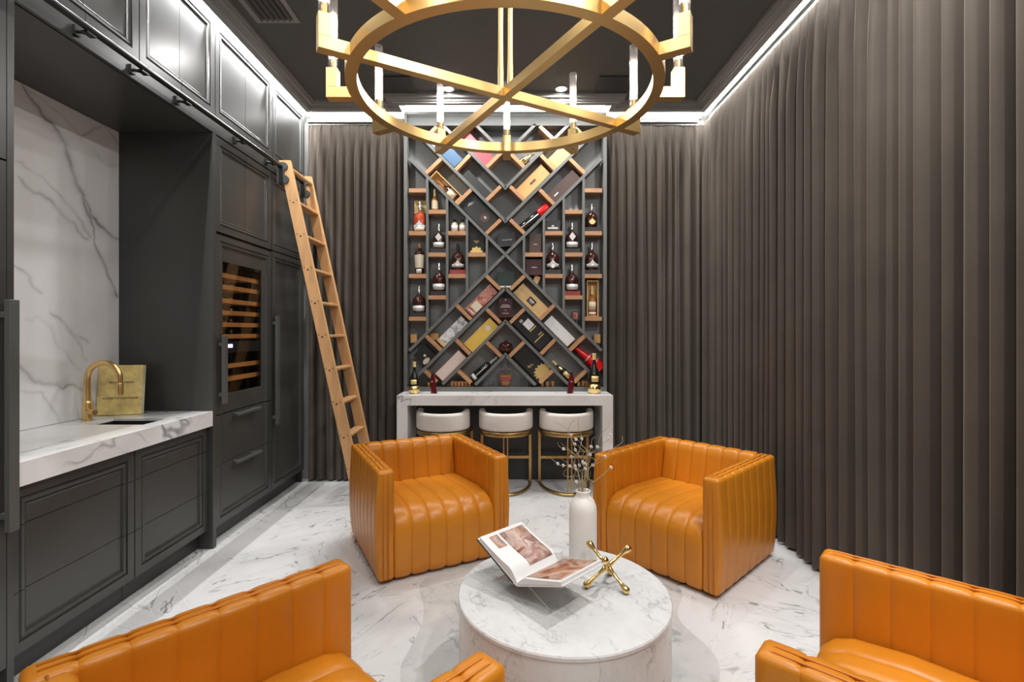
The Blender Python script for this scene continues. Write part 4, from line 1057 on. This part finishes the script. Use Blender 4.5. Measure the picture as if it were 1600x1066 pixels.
MB().box(-.222, .222, .168, .190, .236, .262).build('footrest', M['gold_dark'], st, bevel=.002)
dup(st, (-.625, 4.655, 0), (0, 0, R(-7)), 'cream bar stool with brass frame, behind the armchair by the ladder')
dup(st, (.515, 4.655, 0), (0, 0, R(2)), 'cream bar stool with brass frame, behind the twigs in the vase')

# ------------------------------------------------------------------ channel-tufted armchairs
def channel(sec, w0, w1, n, bulge, fn, round_=.018, per=9):
    """sweep a closed 2-D section along w with n puffed channels"""
    m = len(sec); nr = []
    for i in range(m):
        p, q = Vector(sec[i - 1]), Vector(sec[(i + 1) % m]); t = (q - p).normalized(); nr.append(Vector((t.y, -t.x)))
    area = sum(sec[i][0] * sec[(i + 1) % m][1] - sec[(i + 1) % m][0] * sec[i][1] for i in range(m))
    if area < 0: nr = [-v for v in nr]
    ws = []
    cw = (w1 - w0) / n
    for c in range(n):
        for j in range(per):
            t = j / (per - 1)
            t = .5 - .5 * math.cos(PI * t) if True else t
            if c and j == 0: continue
            o = bulge * (1 - abs(2 * t - 1) ** 6)
            d0 = min((w0 + (c + t) * cw) - w0, w1 - (w0 + (c + t) * cw))
            if d0 < round_: o -= round_ * (1 - math.sqrt(max(0, 1 - (1 - d0 / round_) ** 2)))
            ws.append((w0 + (c + t) * cw, o))
    mb = MB(); rings = []
    for w, o in ws:
        rings.append([mb.bm.verts.new(fn(w, sec[i][0] + nr[i].x * o, sec[i][1] + nr[i].y * o)) for i in range(m)])
    for a, b in zip(rings, rings[1:]):
        for i in range(m): mb.bm.faces.new((a[i], a[(i + 1) % m], b[(i + 1) % m], b[i]))
    mb.bm.faces.new(rings[0]); mb.bm.faces.new(rings[-1])
    return mb
def sec_refine(pts, step=.035):
    out = []
    for a, b in zip(pts, pts[1:] + pts[:1]):
        k = max(1, int(math.dist(a, b) / step))
        for i in range(k): out.append((a[0] + (b[0] - a[0]) * i / k, a[1] + (b[1] - a[1]) * i / k))
    return out
HW, HD, HT = .415, .41, .652
ch = thing('armchair', 'orange channel-tufted leather armchair beside the ladder, in front of the bar', 'armchair', (-.578, 3.41, 0), (0, 0, R(27.9)), 'orange leather armchairs round the drum table')
AT = .088
for s_ in (-1, 1):
    x0, x1 = (HW - AT, HW) if s_ > 0 else (-HW, -HW + AT)
    sec = sec_refine(rrect(x0, x1, .028, HT, .014, 3))
    arm = channel(sec, -HD, HD, 8, .0055, lambda w, a, b: (a + (s_ * .014 * math.sin(PI * min(1, max(0, b / HT))) ** 1.5 - s_ * .008 * max(0, 1 - b / .12) if abs(a) > HW - AT / 2 else 0), w, b), .014).build('arm', M['leather'], ch, smooth=True, angle=50)
    pp = MB()
    for f_ in (.30, .62):
        xx = x0 + f_ * AT if s_ < 0 else x1 - f_ * AT
        pp.tube([(xx, -HD - .001, .035), (xx, -HD - .001, HT - .02), (xx, -HD + .014, HT - .001), (xx, -HD + .04, HT + .006), (xx, HD - .03, HT + .006)], .0038, 6)
    pp.build('piping', M['piping'], arm, smooth=True)
XI = HW - AT - .002
sec = [(HD - .005, .03), (HD, .06), (HD, HT - .014), (HD - .014, HT), (HD - .075, HT), (HD - .09, HT - .014), (HD - .105, .55), (HD - .135, .38), (HD - .15, .30), (HD - .15, .03)]
bk_ = channel(sec_refine(sec[::-1]), -XI, XI, 6, .0085, lambda w, a, b: (w, a, b), .012).build('backrest', M['leather'], ch, smooth=True, angle=50)
MB().tube([(-XI, HD - .045, HT + .005), (XI, HD - .045, HT + .005)], .0038, 6).build('piping', M['piping'], bk_, smooth=True)
fy_ = -HD + .012
sec = [(fy_ + .012, .028), (fy_, .045), (fy_ - .006, .20), (fy_ - .004, .30), (fy_ + .012, .345), (fy_ + .045, .378), (fy_ + .10, .398), (fy_ + .25, .408), (fy_ + .45, .396), (HD - .155, .385), (HD - .155, .028)]
channel(sec_refine(sec), -XI, XI, 6, .0095, lambda w, a, b: (w, a, b), .014).build('seat', M['leather'], ch, smooth=True, angle=50)
MB().box(-.35, .35, -.35, .35, 0, .027).build('plinth_base', M['plinth'], ch)
dup(ch, (1.132, 3.28, 0), (0, 0, math.atan2(-.73, .684)), 'orange channel-tufted leather armchair by the long curtain, behind the white vase')
dup(ch, (-.593, 1.205, 0), (0, 0, math.atan2(.69, -.72)), 'orange channel-tufted leather armchair nearest the sink cabinets, cropped by the frame')
dup(ch, (1.193, 1.288, 0), (0, 0, math.atan2(-.738, -.675)), 'orange channel-tufted leather armchair in the near corner by the long curtain, cropped')

# ------------------------------------------------------------------ drum table and what stands on it
TX, TY, TR, TZ = .215, 2.056, .429, .400
tb = MB().lathe([(0, 0), (TR - .004, 0), (TR - .004, TZ - .020), (TR - .003, TZ - .019), (TR, TZ - .016), (TR, TZ - .005), (TR - .004, TZ), (0, TZ)], 96).build('drum_table', M['drum'], smooth=True, angle=30)
tb.location = (TX, TY, 0)
tag(tb, 'round white marble drum coffee table in the middle of the armchairs', 'coffee table')

vs = thing('vase', 'tall matte white bottle-shaped vase holding twigs on the drum table', 'vase', (.327, 2.268, TZ + .0005))
MB().lathe([(0, 0), (.056, 0), (.061, .006), (.0625, .02), (.0625, .245), (.060, .270), (.050, .296), (.036, .310), (.031, .318), (.031, .332), (.034, .339), (.031, .342), (.027, .338), (.026, .31), (.02, .29), (0, .285)], 48).build('vase_body', M['white'], vs, smooth=True)
tips = [(-.125, .02, 1.055, 2), (-.06, -.03, 1.06, 3), (.0, .03, 1.05, 2), (.115, -.02, 1.085, 2), (.20, .03, .985, 2), (.14, -.06, .90, 2), (-.125, -.04, .90, 3), (-.10, .05, .95, 2), (-.03, .0, 1.01, 3), (.05, .05, .98, 2), (-.075, -.06, .86, 1), (.17, .02, 1.02, 2)]
rt = random.Random(12)
for i, (dx, dy, zt_, nb) in enumerate(tips):
    z0_ = TZ + .29
    tw = thing('curly_twig', 'thin curly twig with tiny white blossoms standing in the white vase', 'twig', (.327 + rt.uniform(-.012, .012), 2.268 + rt.uniform(-.012, .012), z0_), group='curly twigs in the vase')
    pts = []; H = zt_ - z0_; n = 26; a1, a2, p1, p2 = rt.uniform(.014, .024), rt.uniform(.007, .013), rt.uniform(0, 6), rt.uniform(0, 6)
    for j in range(n + 1):
        t = j / n; e = t ** 1.8; k = min(1, max(0, (t - .32) / .3))
        pts.append((dx * e + k * (a1 * math.sin(9 * t + p1) + a2 * math.sin(21 * t + p2)), dy * e + k * a1 * math.cos(10 * t + p2), H * (t if k == 0 else t) + k * a2 * math.sin(17 * t + p1)))
    MB().tube(pts, [.0024 - .0016 * (j / n) for j in range(n + 1)], 6).build('stem', M['twig'], tw, smooth=True)
    # side shoot
    j0 = 14 + i % 5; s0 = Vector(pts[j0]); sg = rt.choice((-1, 1))
    MB().tube([s0 + Vector((sg * .07 * (q / 8) + .008 * math.sin(q * 1.3), rt.uniform(-.003, .003), .05 * (q / 8) + .009 * math.cos(q * 1.5) - .009)) for q in range(9)], [.0014 - .0001 * q for q in range(9)], 5).build('side_shoot', M['twig'], tw, smooth=True)
    for b in range(nb):
        c = Vector(pts[rt.randint(11, 25)]); mb = MB()
        for q in range(5):
            a = 2 * PI * q / 5 + b
            bmesh.ops.create_icosphere(mb.bm, subdivisions=1, radius=.0028 + .0012 * ((q * 7 + b) % 3) / 2, matrix=Matrix.Translation(c + Vector((.0046 * math.cos(a), -.002 + .003 * (q % 2), .0046 * math.sin(a)))))
        mb.build('blossom', M['blossom'], tw, smooth=True)

cd = thing('candle_jar', 'small white ribbed candle jar behind the open book', 'candle jar', (.208, 2.30, TZ + .0005))
MB().lathe([(0, 0), (.029, 0), (.031, .003), (.031, .050), (.029, .052), (.028, .050), (.028, .042), (0, .042)], 32).build('jar', M['white'], cd, smooth=True, angle=40)
mb = MB()
for i in range(5): mb.lathe([(.0311, .008 + .009 * i), (.0325, .0105 + .009 * i), (.0311, .013 + .009 * i)], 32)
mb.build('ribs', M['white'], cd, smooth=True)
MB().lathe([(0, .0425), (.030, .0525), (.030, .056), (0, .060)], 28).build('lid', M['paper'], cd, smooth=True, angle=40)

# open book on an acrylic cradle: local x = towards the right page, y = along the spine, z up
ang = math.atan2(.171, .175)           # spine direction in plan
Bo = Vector((.025, 1.953, .468))
axy = Vector((math.cos(ang), math.sin(ang), 0)); axx = Vector((math.sin(ang), -math.cos(ang), 0))
rz = math.atan2(axx.y, axx.x)
bkk = thing('open_book', 'open picture book resting on the clear acrylic stand', 'book', Bo, (0, 0, rz))
HB = .248
SL, SR = math.tan(R(26)), math.tan(R(19))
def slab(name, prof_top, prof_bot, mat, y0, y1, parent, smooth=True):
    mb = MB(); n = len(prof_top)
    def ring(pr, y): return [mb.bm.verts.new((x, y, z)) for x, z in pr]
    a, b, c, d_ = ring(prof_top, y0), ring(prof_top, y1), ring(prof_bot, y0), ring(prof_bot, y1)
    for i in range(n - 1):
        mb.bm.faces.new((a[i], a[i + 1], b[i + 1], b[i])); mb.bm.faces.new((c[i], d_[i], d_[i + 1], c[i + 1]))
        mb.bm.faces.new((a[i], c[i], c[i + 1], a[i + 1])); mb.bm.faces.new((b[i], b[i + 1], d_[i + 1], d_[i]))
    mb.bm.faces.new((a[0], b[0], d_[0], c[0])); mb.bm.faces.new((a[-1], c[-1], d_[-1], b[-1]))
    return mb.build(name, mat, parent, smooth=smooth, angle=35)
QS = [0, .004, .010, .020, .032, .046, .065, .09, .12, .15, .18, .205, .222]
hl = lambda q: .004 + (.030 * math.sin(min(1, q / .055) * PI / 2)) * math.exp(-max(0, q - .03) / .10) + .008
hr = lambda q: .004 + (.020 * math.sin(min(1, q / .045) * PI / 2)) * math.exp(-max(0, q - .03) / .20) + .006
Lt = [(-q, q * SL + hl(q)) for q in QS]; Lb = [(-q, q * SL + .0045) for q in QS]
Rt = [(q, q * SR + hr(q)) for q in QS]; Rb = [(q, q * SR + .0045) for q in QS]
cw_ = .232
cov = slab('cover', [(-cw_, cw_ * SL + .004), (-.006, .0045), (.006, .0045), (cw_, cw_ * SR + .004)], [(-cw_, cw_ * SL), (-.006, .0005), (.006, .0005), (cw_, cw_ * SR)], M['paper'], -.003, HB + .003, bkk, False)
lp = slab('left_pages', Lt, Lb, M['paper'], 0, HB, bkk); rp = slab('right_pages', Rt, Rb, M['paper'], 0, HB, bkk)
def photo(parent, f, slope, sgn, q0, q1, y0, y1, mat, name='photo'):
    rows = []
    for i in range(15):
        q = q0 + (q1 - q0) * i / 14
        rows.append([(sgn * q, y, q * slope + f(q) + .0012) for y in (y0, (y0 + y1) / 2, y1)])
    return MB().grid(rows).build(name, mat, parent, smooth=True, solid=.0004)
photo(lp, hl, SL, -1, .022, .205, .095, .236, M['photo']); photo(lp, hl, SL, -1, .140, .205, .036, .082, M['photo2'])
photo(rp, hr, SR, 1, .012, .205, .018, .243, M['photo2'])
# loose dark dust-jacket edge under the left cover
slab('jacket', [(-cw_ - .004, (cw_ + .004) * SL - .0005), (-.02, .02 * SL - .0005)], [(-cw_ - .004, (cw_ + .004) * SL - .0035), (-.02, .02 * SL - .0035)], M['darkcard'], -.008, HB + .006, bkk, False)
sd = thing('book_stand', 'clear acrylic cross-shaped stand under the open book', 'book stand', Bo, (0, 0, rz))
y0_, y1_ = .045, .190
dz = TZ + .001 - Bo.z
for sgn, sl, sl2 in ((1, SL, SR), (-1, SR, SL)):
    # plate rising on one side and running through to a foot on the other
    xe = -dz / sl
    up = .15
    p = [(-sgn * up, up * sl - .0045), (sgn * xe, dz)]
    n_ = .0022
    slab('plate', [(p[0][0], p[0][1]), (p[1][0], p[1][1] + .005)], [(p[0][0], p[0][1] - .005), (p[1][0], p[1][1])], M['acrylic'], y0_, y1_, sd, False)
    mb = MB()
    for yy in (y0_, y1_): mb.tube([(p[0][0], yy, p[0][1] - .0025), (p[1][0], yy, p[1][1] + .0025)], .0011, 6)
    mb.tube([(p[1][0], y0_, p[1][1] + .0025), (p[1][0], y1_, p[1][1] + .0025)], .0015, 6)
    mb.build('plate_edge', M['acrylic_edge'], sd, smooth=True)

# gold jack ornament, standing on three of its six ends
jk = thing('jack_ornament', 'polished gold six-armed jack ornament on the drum table', 'ornament')
Lj, rb = .112, .0155
hc = Lj / math.sqrt(3) + rb
jc = Vector((.403, 2.089, TZ + hc + .0004))
mb = MB()
for az in (193, 313, 73):
    dv = Vector((math.cos(R(az)) * math.sqrt(2 / 3), math.sin(R(az)) * math.sqrt(2 / 3), -1 / math.sqrt(3)))
    for s_ in (1, -1):
        mb.tube([jc + dv * s_ * t for t in (.002, .018, .03, .05, .07, .084, .094, Lj - .006, Lj + .006, Lj + .013, Lj + .0152)], [.012, .0115, .0085, .0068, .0068, .008, .0105, .0145, .0148, .009, .002], 16)
bmesh.ops.create_icosphere(mb.bm, subdivisions=2, radius=.0165, matrix=Matrix.Translation(jc))
mb.build('jack_body', M['gold_bright'], jk, smooth=True)

# ------------------------------------------------------------------ chandelier
CX, CY, CZ = -.022, 2.10, 2.432
RO, SQ = .640, .045
cn = thing('chandelier', 'round gold chandelier with clear glass candle tubes and crossed bars', 'chandelier', (CX, CY, CZ))
MB().lathe([(RO - SQ, 0), (RO, 0), (RO, SQ), (RO - SQ, SQ), (RO - SQ, 0)], 128, loop=True).build('ring', M['gold'], cn, smooth=True, angle=40)
for k, a in enumerate((30, 120)):
    mb = MB(); m_ = Matrix.Rotation(R(a), 4, 'Z')
    if k == 0: mb.box(-RO + SQ * .5, RO - SQ * .5, -.018, .018, .003, SQ - .003, m_)
    else:
        for s_ in (-1, 1): mb.box(min(s_ * .0185, s_ * (RO - SQ * .5)), max(s_ * .0185, s_ * (RO - SQ * .5)), -.018, .018, .003, SQ - .003, m_)
    mb.build('cross_bar', M['gold'], cn, bevel=.001)
for x in (-.020, .020): MB().tube([(x, 0, SQ - .003), (x, 0, 3.565 - CZ)], .0115, 14).build('rod', M['gold'], cn, smooth=True, angle=60)
MB().lathe([(0, 1.13), (.07, 1.13), (.075, 1.135), (.075, ZC - CZ - .001), (0, ZC - CZ - .001)], 40).build('canopy', M['gold'], cn, smooth=True, angle=40)
for i in range(12):
    a = 30 * i
    m_ = Matrix.Rotation(R(a), 4, 'Z')
    mb = MB(); mb.box(RO - .001, RO + .105, -.022, .022, 0, SQ, m_); mb.box(RO + .060, RO + .105, -.022, .022, SQ, .125, m_)
    arm = mb.build('candle_arm', M['gold'], cn, bevel=.001)
    c = m_ @ Vector((RO + .0825, 0, 0))
    mb = MB()
    prof = []
    mb.lathe([(.0195, .126), (.0195, .430), (.0165, .430), (.0165, .126), (.0195, .126)], 20, (c.x, c.y, 0), loop=True)
    mb.build('glass_tube', M['tube'], arm, smooth=True, angle=50)
    MB().lathe([(0, .126), (.0125, .126), (.0125, .165), (0, .165)], 16, (c.x, c.y, 0)).build('candle_cup', M['gold'], arm, smooth=True, angle=50)
    MB().lathe([(0, .166), (.0055, .166), (.0055, .345), (.003, .350), (0, .351)], 14, (c.x, c.y, 0)).build('lit_core', M['core'], arm, smooth=True)

# ------------------------------------------------------------------ camera, world, view
cam = bpy.data.cameras.new('camera'); co = bpy.data.objects.new('camera', cam); C.objects.link(co)
co.location = (0, 0, EYE); co.rotation_euler = (R(90), 0, 0)
cam.sensor_width = 36; cam.lens = 36 * 783 / 1600
cam.shift_x = 2 / 1600; cam.shift_y = -15 / 1600
cam.clip_start = .02
SC.camera = co
wd_ = bpy.data.worlds.new('world'); SC.world = wd_; wd_.use_nodes = True
wd_.node_tree.nodes['Background'].inputs[0].default_value = (1, .97, .93, 1)
wd_.node_tree.nodes['Background'].inputs[1].default_value = .1
SC.view_settings.view_transform = 'Standard'; SC.view_settings.look = 'None'
SC.view_settings.exposure = 0.13; SC.view_settings.gamma = 1
SC.view_settings.use_curve_mapping = False
cy = SC.cycles
cy.use_denoising = True
cy.max_bounces = 8; cy.diffuse_bounces = 4; cy.glossy_bounces = 4; cy.transparent_max_bounces = 16; cy.transmission_bounces = 4
cy.caustics_reflective = False; cy.caustics_refractive = False
cy.sample_clamp_indirect = 6
